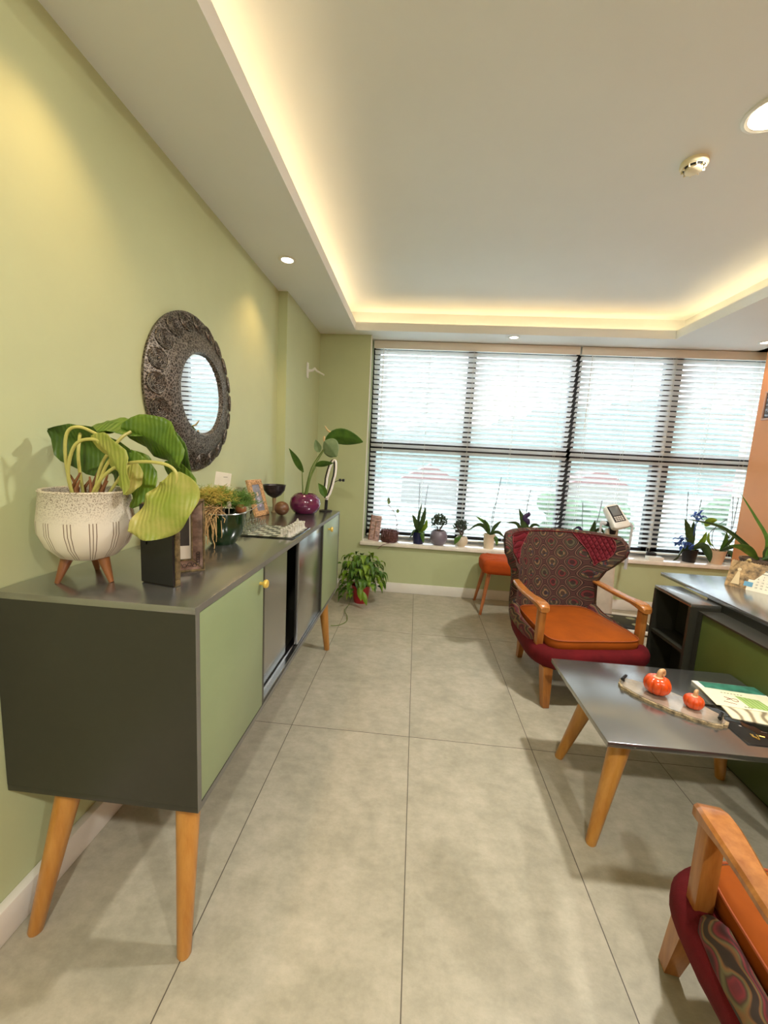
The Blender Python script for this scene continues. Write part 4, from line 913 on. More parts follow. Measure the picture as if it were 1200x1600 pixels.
e_.build('red_emblem', mat('dark_red_print', (124, 40, 34), 0.4), t)
e_ = MB()
for i in range(7): e_.b(-0.055+i*0.012, -0.048+i*0.012, 0.040, 0.044, 0.002, 0.0024); e_.b(-0.02+i*0.011, -0.013+i*0.011, -0.056, -0.052, 0.002, 0.0028) if i < 3 else None
e_.build('printed_line', mat('olive_print', (70, 84, 40), 0.4), t)

# ------------------------------------------------------------------ desk
DX, DY, DZ = 2.731, 2.727, 0.72
t = thing('reception_desk', 'dark grey desk with an olive green front panel at the right edge', 'desk', (3.15, 1.9, 0))
def P(name, mb, m, label=None): return mb.build(name, m, t, world=True, label=label)
MB().b(DX, 3.55, 0.2, DY, DZ-0.022, DZ, 0.001).build('desktop', M['grey'], t, world=True)
P('front_panel', MB().b(2.622, 2.640, 0.28, 2.150, 0.02, 0.645, 0.001), M['green_dark'], 'olive green front panel')
P('frame_panel', MB().b(2.640, 2.755, 0.25, 2.180, 0.0, 0.655).b(2.618, 2.640, 2.152, 2.180, 0, 0.655).b(2.618, 2.640, 0.25, 2.152, 0.647, 0.655), M['grey_shaded'])
P('fascia', MB().b(2.738, 2.758, 0.25, 2.30, 0.655, DZ-0.022), M['grey_shaded'])
P('end_panel', MB().b(2.758, 3.5, 2.28, 2.30, 0, DZ-0.022), M['grey_shaded'])
P('end_panel', MB().b(2.758, 3.5, 0.25, 0.27, 0, DZ-0.022), M['grey_shaded'])
t = thing('low_shelf_unit', 'open dark grey two-tier shelf unit at the end of the desk', 'shelf', (2.66, 2.34, 0))
P('top_shelf', MB().b(2.578, 2.73, 2.182, 2.514, 0.672, 0.69, 0.001), M['grey'])
P('side_panel', MB().b(2.578, 2.73, 2.182, 2.200, 0, 0.672), M['grey_shaded'])
P('side_panel', MB().b(2.578, 2.73, 2.496, 2.514, 0, 0.672), M['grey_shaded'])
P('back_panel', MB().b(2.722, 2.73, 2.200, 2.496, 0, 0.672), M['grey_shaded'])
P('middle_shelf', MB().b(2.582, 2.722, 2.200, 2.496, 0.402, 0.42), M['grey_shaded'])
P('bottom_shelf', MB().b(2.582, 2.722, 2.200, 2.496, 0.04, 0.058), M['grey_shaded'])
# desk calendar
t = thing('desk_calendar', 'spiral desk calendar with a figure photo and a date grid, standing on the desk', 'calendar', (3.03, 2.46, DZ), radians(-53))
cw, chh = 0.30, 0.165; RT = Matrix.Rotation(radians(-24), 4, 'X')
def cal(mb, name, m, par=None):
    mb.bm.transform(RT); return mb.build(name, m, par or t)
cal(MB().b(-0.08, -0.08+cw, 0, 0.003, 0, chh), 'page', mat('calendar_paper', (222, 214, 190), 0.5))
cal(MB().b(-0.08, 0.02, -0.0006, 0, 0.0, chh).prism([(0.02, chh*0.40), (0.045, chh*0.40), (0.10, chh*0.93), (0.10, chh), (0.02, chh)], 0, 0.0006, Matrix.Rotation(radians(90), 4, 'X')), 'photo_area', mat('calendar_photo', (150, 122, 82), 0.4, var=0.45, scale=26))
cal(MB().prism([(-0.055, 0.02), (-0.015, 0.02), (-0.028, 0.10), (-0.038, 0.10)], 0.0007, 0.0012, Matrix.Rotation(radians(90), 4, 'X')).ball((-0.033, -0.001, 0.112), 0.010, 10, (1, 0.06, 1)), 'printed_figure', mat('sepia_figure', (206, 184, 140), 0.5))
cal(MB().b(0.005, 0.045, -0.0012, -0.0006, 0.022, 0.05), 'blue_panel', mat('blue_print', (96, 150, 176), 0.4))
cb = MB(); kk = 1
for rw in range(5):
    for cc in range(7):
        if kk > 31: break
        text_mesh(str(kk), 0.011, Matrix.Translation((0.062+cc*0.022, -0.0008, 0.090-rw*0.0175)) @ Matrix.Rotation(radians(90), 4, 'X'), cb); kk += 1
cb.b(0.07, 0.20, -0.0008, 0, 0.108, 0.112).b(0.08, 0.21, -0.0008, 0, 0.125, 0.133)
cal(cb, 'date_grid', mat('calendar_print', (110, 112, 104), 0.5))
cb = MB()
for i in range(24): cb.torus((-0.07+i*(cw-0.02)/23, 0.004, chh), 0.006, 0.0008, (1, 0, 0), 12, 4)
cal(cb, 'spiral_binding', M['alu'])
cb = MB(); p1 = RT @ Vector((0, 0.003, chh)); cb.faces([Vector((-0.08, p1.y, p1.z)), Vector((cw-0.08, p1.y, p1.z)), Vector((cw-0.08, p1.y+0.08, 0)), Vector((-0.08, p1.y+0.08, 0)), Vector((-0.08, p1.y+0.003, p1.z)), Vector((cw-0.08, p1.y+0.003, p1.z)), Vector((cw-0.08, p1.y+0.083, 0)), Vector((-0.08, p1.y+0.083, 0))], [(0, 1, 2, 3), (7, 6, 5, 4), (0, 4, 5, 1), (1, 5, 6, 2), (2, 6, 7, 3), (3, 7, 4, 0)], False)
cb.build('stand_back', mat('grey_board', (160, 154, 140), 0.6), t)
# desk plant
BP = (3.22, 2.60, DZ)
t = thing('desk_orchid', 'strap-leaved plant in a woven basket pot behind the calendar', 'plant', BP)
wk = mat('woven_basket', (96, 78, 58), 0.8, var=0.3, scale=90, bmp=1, bscale=120)
bk = MB(); bk.lathe([(0.07, 0), (0.085, 0.07), (0.095, 0.15), (0.098, 0.155), (0.085, 0.155), (0.08, 0.12), (0, 0.12)], n=36)
for i in range(7): bk.torus((0, 0, 0.02+i*0.021), 0.076+i*0.0032, 0.004, (0, 0, 1), 36, 6)
bk.build('basket', wk, t)
MB().lathe([(0.083, 0.13), (0.083, 0.148), (0, 0.152)], n=24).build('soil', M['soil'], t)
cx_, cy_, cz_ = BP[0], BP[1], BP[2]+0.15
lf(t, M['leaf_dark'], [(cx_-0.01, cy_, cz_), (cx_-0.13, cy_-0.03, cz_+0.10), (cx_-0.30, cy_-0.06, cz_+0.20), (cx_-0.50, cy_-0.08, cz_+0.235)], 0.035, (0, -0.3, 1), shape='strap', fold=0.3)
lf(t, M['leaf'], [(cx_-0.01, cy_, cz_), (cx_-0.12, cy_-0.06, cz_+0.065), (cx_-0.20, cy_-0.10, cz_+0.095), (cx_-0.29, cy_-0.12, cz_+0.10)], 0.05, (0, -0.4, 1), shape='lance', fold=0.3)
lf(t, M['leaf'], [(cx_+0.02, cy_, cz_), (cx_+0.02, cy_, cz_+0.13), (cx_-0.06, cy_+0.01, cz_+0.26), (cx_-0.16, cy_+0.02, cz_+0.40)], 0.028, (1, -0.2, 0.3), shape='strap', fold=0.3)
lf(t, M['leaf'], [(cx_+0.04, cy_, cz_), (cx_+0.06, cy_, cz_+0.15), (cx_+0.05, cy_, cz_+0.30)], 0.05, (1, 0, 0), shape='lance', fold=0.3)
lf(t, M['leaf_dark'], [(cx_+0.01, cy_, cz_), (cx_+0.08, cy_-0.05, cz_+0.06), (cx_+0.14, cy_-0.10, cz_+0.12)], 0.045, (0.3, -0.3, 1), shape='lance', fold=0.3)
lf(t, M['leaf_dark'], [(cx_+0.03, cy_, cz_+0.01), (cx_+0.03, cy_, cz_+0.06), (cx_+0.07, cy_, cz_+0.11)], 0.05, (1, 0, -0.5), shape='lance', fold=0.3)
fb = MB(); r = random.Random(8)
for i in range(26): p = Vector((cx_-0.085+r.uniform(-0.03, 0.02), cy_-0.05+r.uniform(-0.02, 0.02), cz_-0.04+r.uniform(-0.03, 0.05))); fb.ball(p, r.uniform(0.006, 0.012), 7)
fb.build('dried_flowers', mat('dried_cream_flowers', (224, 200, 140), 0.7), t, world=True)
# picture on the orange wall
t = thing('wall_picture', 'small framed picture on the orange wall by the window', 'picture', (R_, 3.78, 2.005))
bb = MB()
for y0, y1, z0, z1 in ((-0.16, 0.16, -0.125, -0.11), (-0.16, 0.16, 0.11, 0.125), (-0.16, -0.145, -0.11, 0.11), (0.145, 0.16, -0.11, 0.11)): bb.b(-0.015, -0.001, y0, y1, z0, z1, 0.002)
bb.build('frame', mat('pink_beige_frame', (196, 150, 126), 0.4), t)
MB().b(-0.008, -0.002, -0.146, 0.146, -0.111, 0.111).build('picture_pane', mat('dark_blind_reflection', (86, 84, 84), 0.1, var=0.4, vs=(1, 1, 12), scale=6), t)  # horizontal bands in the colour imitate the blind reflected in the pane

# ------------------------------------------------------------------ body scale
t = thing('body_composition_scale', 'white body composition scale with a display column and hanging hand grips', 'scale', (2.87, 3.62, 0), radians(-8))
MB().b(-0.16, 0.34, -0.24, 0.20, 0.015, 0.045, 0.012).build('platform', M['white_plastic'], t)
MB().b(-0.06, 0.31, -0.215, 0.10, 0.045, 0.056, 0.006).build('foot_plate', M['black'], t)
pd = MB()
for x in (0.02, 0.20):
    for y in (-0.12, 0.03): pd.lathe([(0.03, 0), (0.03, 0.002), (0, 0.003)], (x, y, 0.0562), 20, sx=1.3)
pd.build('electrode', M['alu'], t)
cl = MB(); rg = []
for z, hw, hd in ((0.045, 0.085, 0.05), (0.12, 0.080, 0.045), (0.5, 0.062, 0.036), (0.84, 0.05, 0.03)):
    rg.append([Vector((-0.01+hw*math.copysign(abs(cos(a))**0.5, cos(a)), 0.14+hd*math.copysign(abs(sin(a))**0.5, sin(a)), z)) for a in [2*pi*i/24 for i in range(24)]])
cl.rings(rg); cl.build('column', mat('beige_plastic', (206, 192, 172), 0.4), t)
hd_ = MB(); Rh = Matrix.Translation((-0.005, 0.10, 0.955)) @ Matrix.Rotation(radians(20), 4, 'Z') @ Matrix.Rotation(radians(-12), 4, 'Y') @ Matrix.Rotation(radians(-38), 4, 'X')
def oc(w_, h_, r_=0.03, n_=6):
    o_ = []
    for (sx_, sy_, a0) in ((1, 1, 0), (-1, 1, 90), (-1, -1, 180), (1, -1, 270)):
        for i in range(n_+1): a = radians(a0+90*i/n_); o_.append((sx_*(w_-r_)+r_*cos(a), sy_*(h_-r_)+r_*sin(a)))
    return o_
rg = [[Vector((x*f*(1-0.12*(y/0.12)), z, y*f)) for x, y in oc(0.074, 0.12)] for z, f in ((0.035, 0.8), (0.028, 0.95), (0.0, 1.0), (-0.022, 0.97), (-0.028, 0.90))]
hd_.rings(rg); hd_.bm.transform(Rh); hd_.build('display_head', M['white_plastic'], t)
for nm_, x0, x1, z0, z1, m_ in (('screen_bezel', -0.052, 0.052, -0.062, 0.098, M['black']), ('screen', -0.040, 0.040, 0.0, 0.09, mat('lcd_grey', (120, 124, 124), 0.12))):
    x = MB().b(x0, x1, -0.0335 if nm_ == 'screen' else -0.031, -0.027, z0, z1, 0.001); x.bm.transform(Rh); x.build(nm_, m_, t)
kb = MB()
for i in range(4):
    for j in range(3): kb.b(-0.04+i*0.021, -0.024+i*0.021, -0.0335, -0.031, -0.055+j*0.017, -0.043+j*0.017)
kb.bm.transform(Rh); kb.build('keypad', mat('key_white', (214, 208, 200), 0.5), t)
MB().tube([(-0.01, 0.135, 0.80), (-0.01, 0.12, 0.90)], 0.035, 16).build('neck', M['black'], t)
for sgn in (-1, 1):
    gb_ = MB(); gb_.tube([(sgn*0.055, 0.09, 0.885), (sgn*0.085, 0.085, 0.892)], 0.022, 14); gb_.build('grip_mount', M['black'], t)
    gb_ = MB(); gb_.tube([(sgn*0.082, 0.085, 0.892), (sgn*0.118, 0.082, 0.898), (sgn*0.128, 0.08, 0.88)], [0.018, 0.020, 0.014], 12); gb_.tube([(sgn*0.128, 0.07, 0.89), (sgn*0.126, 0.065, 0.80), (sgn*0.118, 0.06, 0.70)] if sgn < 0 else [(0.128, 0.07, 0.89), (0.122, 0.06, 0.72), (0.112, 0.055, 0.62)], [0.009, 0.010, 0.011], 10)
    if sgn > 0: gb_.tube([(0.112, 0.055, 0.62), (0.112, 0.055, 0.50)], 0.014, 10)
    gb_.build('hand_grip', mat('grip_grey', (196, 196, 196), 0.4) if sgn < 0 else bpy.data.materials['grip_grey'], t)

# ------------------------------------------------------------------ floor plant by the sideboard
t = thing('potted_pothos', 'bushy trailing plant in a red pot on the floor past the sideboard', 'plant', (0.62, 3.66, 0))
MB().lathe([(0.0, 0.0), (0.062, 0.0), (0.068, 0.02), (0.088, 0.15), (0.094, 0.17), (0.086, 0.17), (0.08, 0.14), (0, 0.13)], n=36).build('pot', mat('red_pot', (172, 34, 40), 0.3), t)
MB().lathe([(0.076, 0.13), (0.082, 0.155), (0, 0.16)], n=20).build('soil', M['soil'], t)
r = random.Random(21); fm1 = MB(); fm2 = MB(); sm = MB()
for i in range(230):
    a = r.random()*2*pi; rad = r.uniform(0.03, 0.20); h0 = r.uniform(0.10, 0.50)-rad*0.3
    p = Vector((cos(a)*rad, sin(a)*rad*0.9, h0))
    if p.z < 0.20 and rad < 0.13: p.z += 0.18
    if p.x > 0.03 and p.z < 0.2: p.z += 0.14
    d = Vector((cos(a), sin(a), 0)); ln = r.uniform(0.055, 0.10)
    p2 = p+d*ln*0.45+Vector((0, 0, -0.01)); p3 = p+d*ln*0.7+Vector((0, 0, -ln*0.75))
    leaf(fm1 if r.random() < 0.6 else fm2, [p, p2, p3], ln*0.62, None, fold=0.3, shape='heart', nw=3, n=8)
    if i % 3 == 0: sm.tube(spline([(0, 0, 0.15), (cos(a)*rad*0.4, sin(a)*rad*0.4, 0.15+h0*0.5), p], 4), 0.002, 5, cap=False)
for (x, y, z), (dx, dz_) in (((0.0, -0.17, 0.20), (0.03, -0.12)), ((0.04, -0.19, 0.17), (0.045, -0.12)), ((-0.05, -0.2, 0.13), (-0.05, 0.0))):
    leaf(fm2, [(x, y, z), (x+dx*0.5, y-0.02, z+dz_*0.5), (x+dx, y-0.03, z+dz_)], 0.05, (1, 0, 0.2), fold=0.3, shape='lance', nw=3, n=8)
fm1.build('foliage', M['leaf'], t); fm2.build('foliage', M['leaf_lime'], t, label='lighter green foliage'); 
sm.tube(spline([(-0.08, -0.16, 0.03), (-0.10, -0.30, 0.02), (-0.06, -0.40, 0.012), (-0.05, -0.50, 0.006), (-0.10, -0.58, 0.004), (-0.16, -0.60, 0.004)], 5), 0.003, 6)
sm.build('stems', M['stem'], t)
o = MB().tube([(0.30, 3.50, 0.40), (0.335, 3.44, 0.0)], 0.008, 8).tube([(0.18, 3.62, 0.40), (0.16, 3.66, 0.0)], 0.008, 8).tube([(0.30, 3.74, 0.40), (0.33, 3.80, 0.0)], 0.008, 8).lathe([(0.13, 0.39), (0.13, 0.405), (0, 0.405)], (0.25, 3.62, 0), 28).build('plant_stand', M['black'])
tag(o, 'low black metal plant stand, one thin leg showing past the sideboard end', 'plant stand'); center(o)

# ------------------------------------------------------------------ things on the window sill
SL = 0.52
t = thing('small_picture_sign', 'small weathered picture panel propped at the left end of the sill', 'picture', (0.675, 4.05, SL), radians(-28))
wm = MB().b(-0.06, 0.06, 0, 0.01, 0, 0.26, 0.002); wm.bm.transform(Matrix.Rotation(radians(-10), 4, 'X')); wm.build('panel', mat('pinkish_print', (196, 164, 160), 0.5, var=0.35, vs=(2, 1, 9), scale=9), t)
wm = MB()
for x0, x1, z0, z1 in ((-0.066, -0.058, -0.0, 0.266), (0.0, 0.006, 0.02, 0.2)): wm.b(x0, x1, -0.004, 0.01, z0, z1)
wm.bm.transform(Matrix.Rotation(radians(-10), 4, 'X')); wm.build('dark_edge', M['darkwood'], t)
t = thing('twig_basket', 'dark red-brown basket with dry twigs beside the picture panel', 'basket', (0.84, 4.055, SL))
bk = MB(); bk.lathe([(0.075, 0), (0.09, 0.03), (0.088, 0.10), (0.08, 0.115), (0.074, 0.11), (0.07, 0.06), (0, 0.05)], n=30)
for i in range(6): bk.torus((0, 0, 0.015+i*0.018), 0.085, 0.006, (0.1*(i % 2), 0.1, 1), 30, 6)
bk.build('basket_body', mat('red_brown_wicker', (92, 56, 50), 0.7, var=0.3, scale=60), t)
tw = MB(); r = random.Random(3)
for i in range(18): a = r.random()*6.28; tw.tube(spline([(cos(a)*0.05, sin(a)*0.05, 0.10), (cos(a)*0.08, sin(a)*0.06-0.01, 0.13), (cos(a)*0.10, sin(a)*0.08-0.02, 0.06+r.random()*0.04)], 4), 0.0025, 5)
tw.tube(spline([(0.06, 0, 0.10), (0.07, 0, 0.19), (0.05, 0, 0.27), (0.02, 0, 0.33), (-0.03, 0, 0.38)], 5), 0.003, 6)
tw.tube(spline([(0.06, 0, 0.17), (0.10, 0, 0.20), (0.16, 0, 0.205), (0.22, 0, 0.225)], 5), 0.0025, 6)
tw.tube(spline([(0.05, -0.09, 0.02), (0.0, -0.13, 0.01), (-0.06, -0.155, -0.01), (-0.10, -0.16, -0.05)], 5), 0.003, 6)
tw.build('twigs', mat('purplish_twig', (128, 96, 100), 0.7), t)
tw = MB()
for x, z in ((-0.03, 0.385), (-0.035, 0.41), (0.065, 0.30)): leaf(tw, [(x, 0, z), (x+0.006, 0, z+0.025), (x, 0, z+0.045)], 0.03, (1, 0, 0), nw=2, n=6)
tw.build('dry_leaves', MG, t)
def orchid(px, label, pot_prof, potm, leaves, stakes, sr, sz, flowers=None, py=4.065, lm='leaf_dark', n=40):
    t = thing('potted_orchid', label, 'plant', (px, py, SL), group='orchids on the window sill')
    MB().lathe(pot_prof, n=n).build('pot', potm, t, angle=30)
    MB().lathe([(sr, sz-0.015), (sr, sz), (0, sz+0.004)], n=20).build('bark_chips', M['soil'], t)
    for L_ in leaves:
        mb = MB(); pts, w_ = L_[0], L_[1]; leaf(mb, pts, w_, L_[2] if len(L_) > 2 else None, shape='oval', fold=0.35, nw=4, n=10); mb.build('leaf', M[L_[3] if len(L_) > 3 else lm], t, angle=80)
    if stakes:
        sb_ = MB()
        for s_ in stakes: sb_.tube(spline(s_, 5), 0.0028, 6)
        sb_.build('stakes', M['stick'], t)
    return t
navy = mat('navy_glaze', (30, 36, 74), 0.25)
cyl = lambda r0, r1, h_: [(0, 0), (r0, 0), (r1, h_), (r1-0.004, h_), (r1-0.006, h_-0.02), (0, h_-0.03)]
orchid(1.136, 'orchid with upright leaves in a navy blue pot on the sill', cyl(0.052, 0.062, 0.12), navy,
       [([(0, 0, 0.11), (-0.03, -0.02, 0.20), (-0.075, -0.03, 0.30)], 0.055, (1, 0.3, 0.3)), ([(0, 0, 0.11), (0.03, -0.02, 0.25), (0.055, -0.01, 0.38)], 0.055, (1, 0.4, 0)), ([(0.02, 0, 0.12), (0.06, -0.02, 0.18), (0.075, -0.03, 0.26)], 0.045, (1, 0.2, 0), 'leaf_lime'),
        ([(0, -0.02, 0.11), (-0.05, -0.05, 0.15), (-0.09, -0.07, 0.06)], 0.06, (0.5, -0.6, 0.5)), ([(0, -0.02, 0.13), (0.03, -0.06, 0.12), (0.055, -0.075, 0.02)], 0.05, (1, 0, 0.2), 'leaf'), ([(-0.01, 0, 0.15), (-0.01, 0, 0.28), (0.015, 0, 0.42)], 0.03, (1, 0.4, 0))],
       [[(-0.01, 0, 0.1), (-0.015, 0, 0.40), (-0.02, 0, 0.62)], [(0.03, 0, 0.1), (0.045, 0, 0.38), (0.065, 0, 0.60)]], 0.057, 0.10)
def succulent(px, py, label, prof_, pm, sr, sz, cx0, cz0, sp_, cnt, seed, cat='plant'):
    t = thing('potted_jade_plant', label, cat, (px, py, SL), group='jade plants on the window sill')
    MB().lathe(prof_, n=40).build('pot', pm, t); MB().lathe([(sr, sz-0.01), (sr, sz), (0, sz+0.004)], n=20).build('soil', M['soil'], t)
    r = random.Random(seed); sm_ = MB(); fm_ = MB()
    for i in range(12):
        a = r.random()*6.28; e = Vector((cx0+cos(a)*sp_*0.8, sin(a)*sp_*0.6, cz0+r.uniform(-0.5, 0.8)*sp_)); sm_.tube([(0, 0, sz), ((e.x)*0.6, e.y*0.5, sz+(e.z-sz)*0.5), e], [0.004, 0.003, 0.002], 6)
    for i in range(cnt):
        a = r.random()*6.28; el = r.uniform(-0.6, 1.3); rr = sp_*r.uniform(0.5, 1.05); c0 = Vector((cx0+cos(a)*cos(el)*rr*1.1, sin(a)*cos(el)*rr*0.8, cz0+sin(el)*rr))
        d = Vector((r.uniform(-1, 1), r.uniform(-1, 1), r.uniform(-0.2, 1))).normalized(); pts = [c0, c0+d*0.012, c0+d*0.024]
        fm_.tube(pts, [0.003, 0.008, 0.002], 6)
    sm_.build('stems', M['twig'], t); fm_.build('foliage', mat('jade_green', (50, 66, 46), 0.4) if 'jade_green' not in bpy.data.materials else bpy.data.materials['jade_green'], t); return t
sph = [(0, 0), (0.045, 0), (0.07, 0.02), (0.088, 0.06), (0.088, 0.10), (0.072, 0.14), (0.062, 0.15), (0.056, 0.148), (0.056, 0.12), (0, 0.12)]
succulent(1.342, 4.065, 'jade plant in a round grey-violet pot on the sill', sph, mat('grey_violet_glaze', (128, 120, 134), 0.35), 0.056, 0.14, -0.005, 0.235, 0.075, 190, 11)
t = succulent(1.575, 4.065, 'jade plant in a small cream faceted pot with a drooping leaf', [(0, 0), (0.035, 0), (0.06, 0.03), (0.065, 0.06), (0.055, 0.095), (0.045, 0.105), (0.04, 0.10), (0, 0.08)], mat('cream_pot', (214, 200, 176), 0.5), 0.042, 0.095, -0.02, 0.205, 0.065, 130, 12)
mb = MB(); leaf(mb, [(-0.01, -0.03, 0.12), (-0.05, -0.06, 0.10), (-0.075, -0.07, 0.03)], 0.075, (0.6, -0.4, 0.3), nw=4, n=8); mb.build('leaf', M['leaf'], t)
orchid(1.85, 'orchid with long arching leaves in a tall cream pot on the sill', [(0, 0), (0.05, 0), (0.056, 0.13), (0.062, 0.132), (0.062, 0.145), (0.055, 0.145), (0.052, 0.13), (0, 0.12)], mat('tall_cream_pot', (222, 206, 178), 0.4),
       [([(0, 0, 0.14), (-0.06, -0.01, 0.22), (-0.13, -0.02, 0.24), (-0.225, -0.03, 0.17)], 0.042, (0, -0.4, 1)), ([(0, 0, 0.14), (0.04, -0.01, 0.22), (0.10, -0.02, 0.29)], 0.04, (0.4, 0, 1)), ([(0, 0, 0.14), (0.07, -0.02, 0.17), (0.14, -0.03, 0.13)], 0.038, (0, -0.4, 1)),
        ([(0, 0, 0.14), (-0.04, 0, 0.24), (-0.15, 0, 0.315)], 0.045, (0, 0.3, 1), 'leaf'), ([(0, 0, 0.14), (-0.05, -0.02, 0.22), (-0.065, -0.03, 0.30)], 0.04, (1, 0, 0.3)), ([(0.02, -0.02, 0.14), (0.06, -0.05, 0.11), (0.07, -0.06, 0.04)], 0.04, (1, 0, 0.2), 'leaf')],
       [[(0.0, 0, 0.12), (0.015, 0, 0.38), (0.04, 0, 0.48)], [(0.01, 0, 0.12), (0.03, 0, 0.40), (0.065, 0, 0.72)]], 0.05, 0.12)
vio = translucent('violet_petals', (70, 52, 96), 0.3); M['violet'] = vio
t = orchid(2.19, 'orchid with a dark violet bloom behind the patterned armchair', cyl(0.05, 0.06, 0.12), mat('white_pot', (226, 222, 214), 0.3),
       [([(0, 0, 0.11), (-0.08, -0.02, 0.27), (-0.19, -0.03, 0.28)], 0.035, (0, -0.4, 1)), ([(0, 0, 0.11), (-0.03, 0, 0.30), (-0.075, 0, 0.42)], 0.05, (1, 0, 0.3)), ([(0, 0, 0.11), (0.07, -0.02, 0.26), (0.14, -0.03, 0.26)], 0.04, (0, -0.4, 1)), ([(0, 0, 0.11), (0.02, 0, 0.24), (-0.03, 0, 0.33)], 0.04, (1, 0, 0.3))],
       [[(0.0, 0, 0.1), (0.0, 0, 0.40), (0.02, 0, 0.62)]], 0.054, 0.10)
fb = MB(); r = random.Random(6)
for i in range(9): a = i*0.7; fb.ball((0.005+0.022*cos(a), -0.01, 0.33+0.011*(i-4)*0.9), 0.020, 8, (0.9, 0.5, 1.3))
fb.build('bloom', vio, t)
orchid(2.47, 'slim bare orchid stakes behind the armchair wing', cyl(0.05, 0.06, 0.12), bpy.data.materials['white_pot'], [([(0, 0, 0.11), (0.04, -0.02, 0.2), (0.09, -0.03, 0.22)], 0.035, (0, -0.4, 1))], [[(0, 0, 0.1), (0.03, 0, 0.4), (0.10, 0, 0.66)], [(0, 0, 0.1), (0.06, 0, 0.3), (0.10, 0, 0.40)]], 0.054, 0.10)
orchid(2.80, 'small orchid with one broad leaf between the armchair and the scale display', cyl(0.05, 0.06, 0.12), bpy.data.materials['white_pot'], [([(0, 0, 0.11), (0.04, 0, 0.24), (0.055, 0, 0.35)], 0.06, (1, 0, 0.2)), ([(0, 0, 0.11), (0.09, -0.02, 0.26), (0.15, -0.02, 0.23)], 0.04, (0, -0.4, 1)), ([(0, 0, 0.11), (-0.09, -0.02, 0.27), (-0.16, -0.02, 0.24)], 0.03, (0, -0.4, 1), 'violet')],
       [[(0.02, 0, 0.1), (0.08, 0, 0.36), (0.10, 0, 0.55)], [(-0.02, 0, 0.1), (-0.06, 0, 0.3), (-0.08, 0, 0.52)]], 0.054, 0.10)
t = orchid(3.78, 'orchid with blue ribbon-like blooms in a black plastic pot', cyl(0.052, 0.070, 0.125), M['black'],
       [([(0, 0, 0.12), (-0.05, -0.01, 0.28), (-0.10, -0.01, 0.42)], 0.08, (1, 0.2, 0.3)), ([(0, 0, 0.12), (0.07, -0.02, 0.20), (0.11, -0.02, 0.31)], 0.07, (1, 0.2, -0.3), 'leaf_lime'), ([(0, 0, 0.12), (-0.10, -0.05, 0.15), (-0.16, -0.08, 0.06), (-0.20, -0.09, 0.02)], 0.07, (0, -0.4, 1)),
        ([(0, 0, 0.12), (0.08, -0.04, 0.17), (0.13, -0.06, 0.10), (0.15, -0.07, 0.02)], 0.075, (0.3, -0.4, 1)), ([(0, 0, 0.12), (0.0, 0.02, 0.26), (0.005, 0.02, 0.40)], 0.07, (1, 0.2, 0.3))],
       [[(-0.04, 0, 0.1), (-0.075, 0, 0.40), (-0.10, 0, 0.68)], [(0.01, 0, 0.1), (0.02, 0, 0.40), (0.03, 0, 0.62)]], 0.064, 0.11)
blue = translucent('blue_petals', (52, 72, 176), 0.4, rgb2=(120, 160, 226)); fb = MB(); r = random.Random(13)
for cx0, cz0, sp_, cnt in ((0.01, 0.44, 0.07, 15), (-0.10, 0.19, 0.08, 18), (-0.02, 0.14, 0.05, 12)):
    for i in range(cnt):
        c0 = Vector((cx0+r.uniform(-1, 1)*sp_*0.5, -0.02+r.uniform(-0.02, 0.02), cz0+r.uniform(-1, 1)*sp_*0.5)); d = Vector((r.uniform(-1, 1), r.uniform(-0.4, 0.4), r.uniform(-0.6, 0.8))).normalized()*sp_*0.7
        leaf(fb, [c0, c0+d*0.5+Vector((0, 0, 0.01)), c0+d], 0.028, None, nw=2, n=6, fold=0.5)
fb.tube(spline([(0.0, 0, 0.12), (0.01, 0, 0.3), (0.01, 0, 0.46)], 5), 0.003, 6); fb.build('blooms', blue, t)
t = orchid(4.03, 'orchid with thin bent wires and stakes in a beige pot near the orange wall', cyl(0.052, 0.075, 0.135), mat('beige_pot', (222, 186, 150), 0.4),
       [([(0.02, 0, 0.12), (0.05, 0, 0.22), (0.055, 0, 0.32)], 0.055, (1, 0.2, 0.0), 'leaf'), ([(0.03, 0, 0.12), (0.10, -0.02, 0.26), (0.14, -0.02, 0.36)], 0.03, (1, 0, -0.3)), ([(0.02, 0, 0.12), (0.10, -0.03, 0.17), (0.17, -0.04, 0.19)], 0.045, (0, -0.4, 1)),
        ([(0.03, 0, 0.12), (0.10, -0.04, 0.12), (0.12, -0.06, 0.03)], 0.04, (0.6, -0.4, 0.6)), ([(-0.11, -0.01, 0.30), (-0.10, -0.01, 0.22), (-0.055, -0.01, 0.17)], 0.028, (1, 0, 0.4), 'leaf_lime'), ([(-0.16, -0.02, 0.36), (-0.12, -0.02, 0.41), (-0.06, -0.02, 0.43)], 0.07, (0.1, 0, 1), 'leaf_lime')],
       [[(0.04, 0, 0.1), (0.09, 0, 0.35), (0.06, 0, 0.66)], [(0.06, 0, 0.1), (0.10, 0, 0.35), (0.11, 0, 0.65)], [(-0.03, 0, 0.12), (-0.11, 0, 0.24), (-0.05, 0, 0.35), (0.06, 0, 0.30), (0.10, 0, 0.20), (0.08, 0, 0.12)], [(0.0, 0, 0.12), (-0.06, 0, 0.2), (-0.06, 0, 0.34), (0.04, 0, 0.44)]], 0.068, 0.12)
o = MB().lathe([(0.045, 0), (0.045, 0.05), (0.04, 0.055), (0.036, 0.05), (0, 0.045)], n=28).build('candle_holder', M['black']); o.location = (3.46, 4.125, SL); tag(o, 'small dark candle holder on the sill under the wide mullion', 'candle holder')
o = MB().b(-0.07, 0.07, -0.035, 0.035, 0, 0.035, 0.004).build('small_white_box', M['white_plastic']); o.location = (3.44, 4.03, SL); tag(o, 'low white box on the sill in front of the candle holder', 'box')

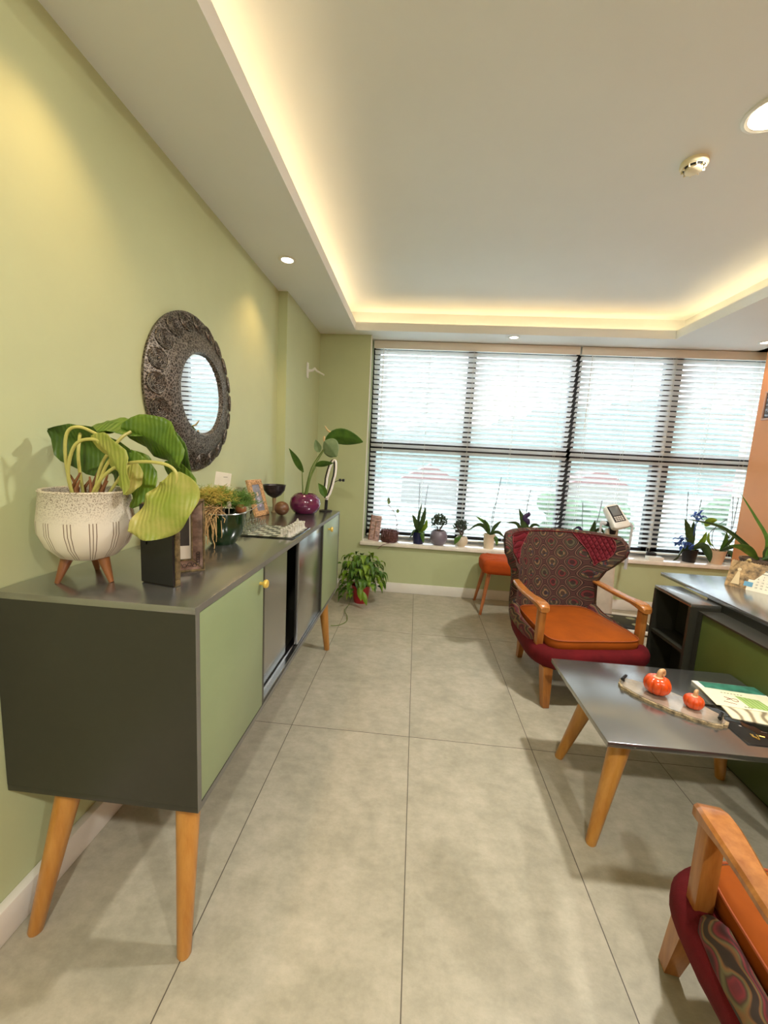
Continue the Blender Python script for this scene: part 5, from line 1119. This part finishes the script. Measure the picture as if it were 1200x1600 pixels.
# ------------------------------------------------------------------ outside
o = MB().b(-400, 600, 5.5, 900, -8.2, -8).build('ground_outside', mat('ground_grass', (140, 144, 132), 0.9), kind='structure')
hm = MB(); rows = []; r = random.Random(31)
def ridge(x): return 22+30/(1+math.exp(-(x-80)/35))-9/(1+math.exp(-(x-210)/25))+2.2*sin(x*0.09)+1.6*sin(x*0.23+1)
for k_, (yy, f) in enumerate(((190, 0.0), (220, 0.35), (260, 0.75), (300, 1.0), (340, 0.8), (420, 0.0))):
    rows.append([Vector((x, yy, -8+(ridge(x)+8)*f*(1+0.03*r.uniform(-1, 1)))) for x in range(-260, 520, 6)])
hm.rings(rows, cap=False, closed=False); hm.build('hill_outside', mat('wooded_hill', (78, 92, 86), 0.95, var=0.12, scale=0.05), kind='structure')
def house(x, y, w_, d_, h_, label, cw_):
    t = thing('house', label, 'house', (x, y, -8))
    MB().b(-w_/2, w_/2, -d_/2, d_/2, 0, h_).build('wall', mat('house_wall', tuple(c*0.5 for c in cw_), 0.8), t)
    MB().prism([(-w_/2-0.4, h_), (w_/2+0.4, h_), (0, h_+w_*0.28)], -d_/2-0.3, d_/2+0.3, Matrix.Rotation(radians(90), 4, 'X')).build('roof', mat('roof_tile', (104, 78, 74), 0.8), t)
house(4, 92, 12, 9, 5.0, 'pale house with a pinkish roof far left outside the window', (222, 214, 204))
house(42, 98, 13, 9, 5.5, 'cream house with a pinkish roof outside, behind the centre mullion', (226, 218, 200))
house(84, 104, 14, 10, 5.5, 'white house with a pinkish roof far right outside the window', (226, 226, 222))
def tree(x, y, h_, label, seed):
    t = thing('tree', label, 'tree', (x, y, -8), group='trees outside the window'); r = random.Random(seed)
    MB().tube([(0, 0, 0), (0, 0, h_*0.5)], [0.35, 0.22], 10).build('trunk', M['twig'], t); cb_ = MB()
    for i in range(26):
        a = r.random()*6.28; rr = r.random()*h_*0.26; cb_.ball((cos(a)*rr, sin(a)*rr, h_*0.62+r.uniform(-0.22, 0.24)*h_), h_*r.uniform(0.08, 0.15), 8)
    cb_.build('crown', mat('tree_crown', (72, 88, 64), 0.9, var=0.25, scale=1.5), t)
for i, (x, y, h_, lb) in enumerate(((14, 36, 7.2, 'green tree outside, between the two left houses'), (20, 40, 6.4, 'green tree outside, left of the cream house'), (34, 44, 8.2, 'tall green tree outside, right of the cream house'), (40, 46, 7.4, 'green tree outside, left of the white house'), (60, 50, 8.0, 'green tree outside at the far right'))): tree(x, y, h_, lb, i)
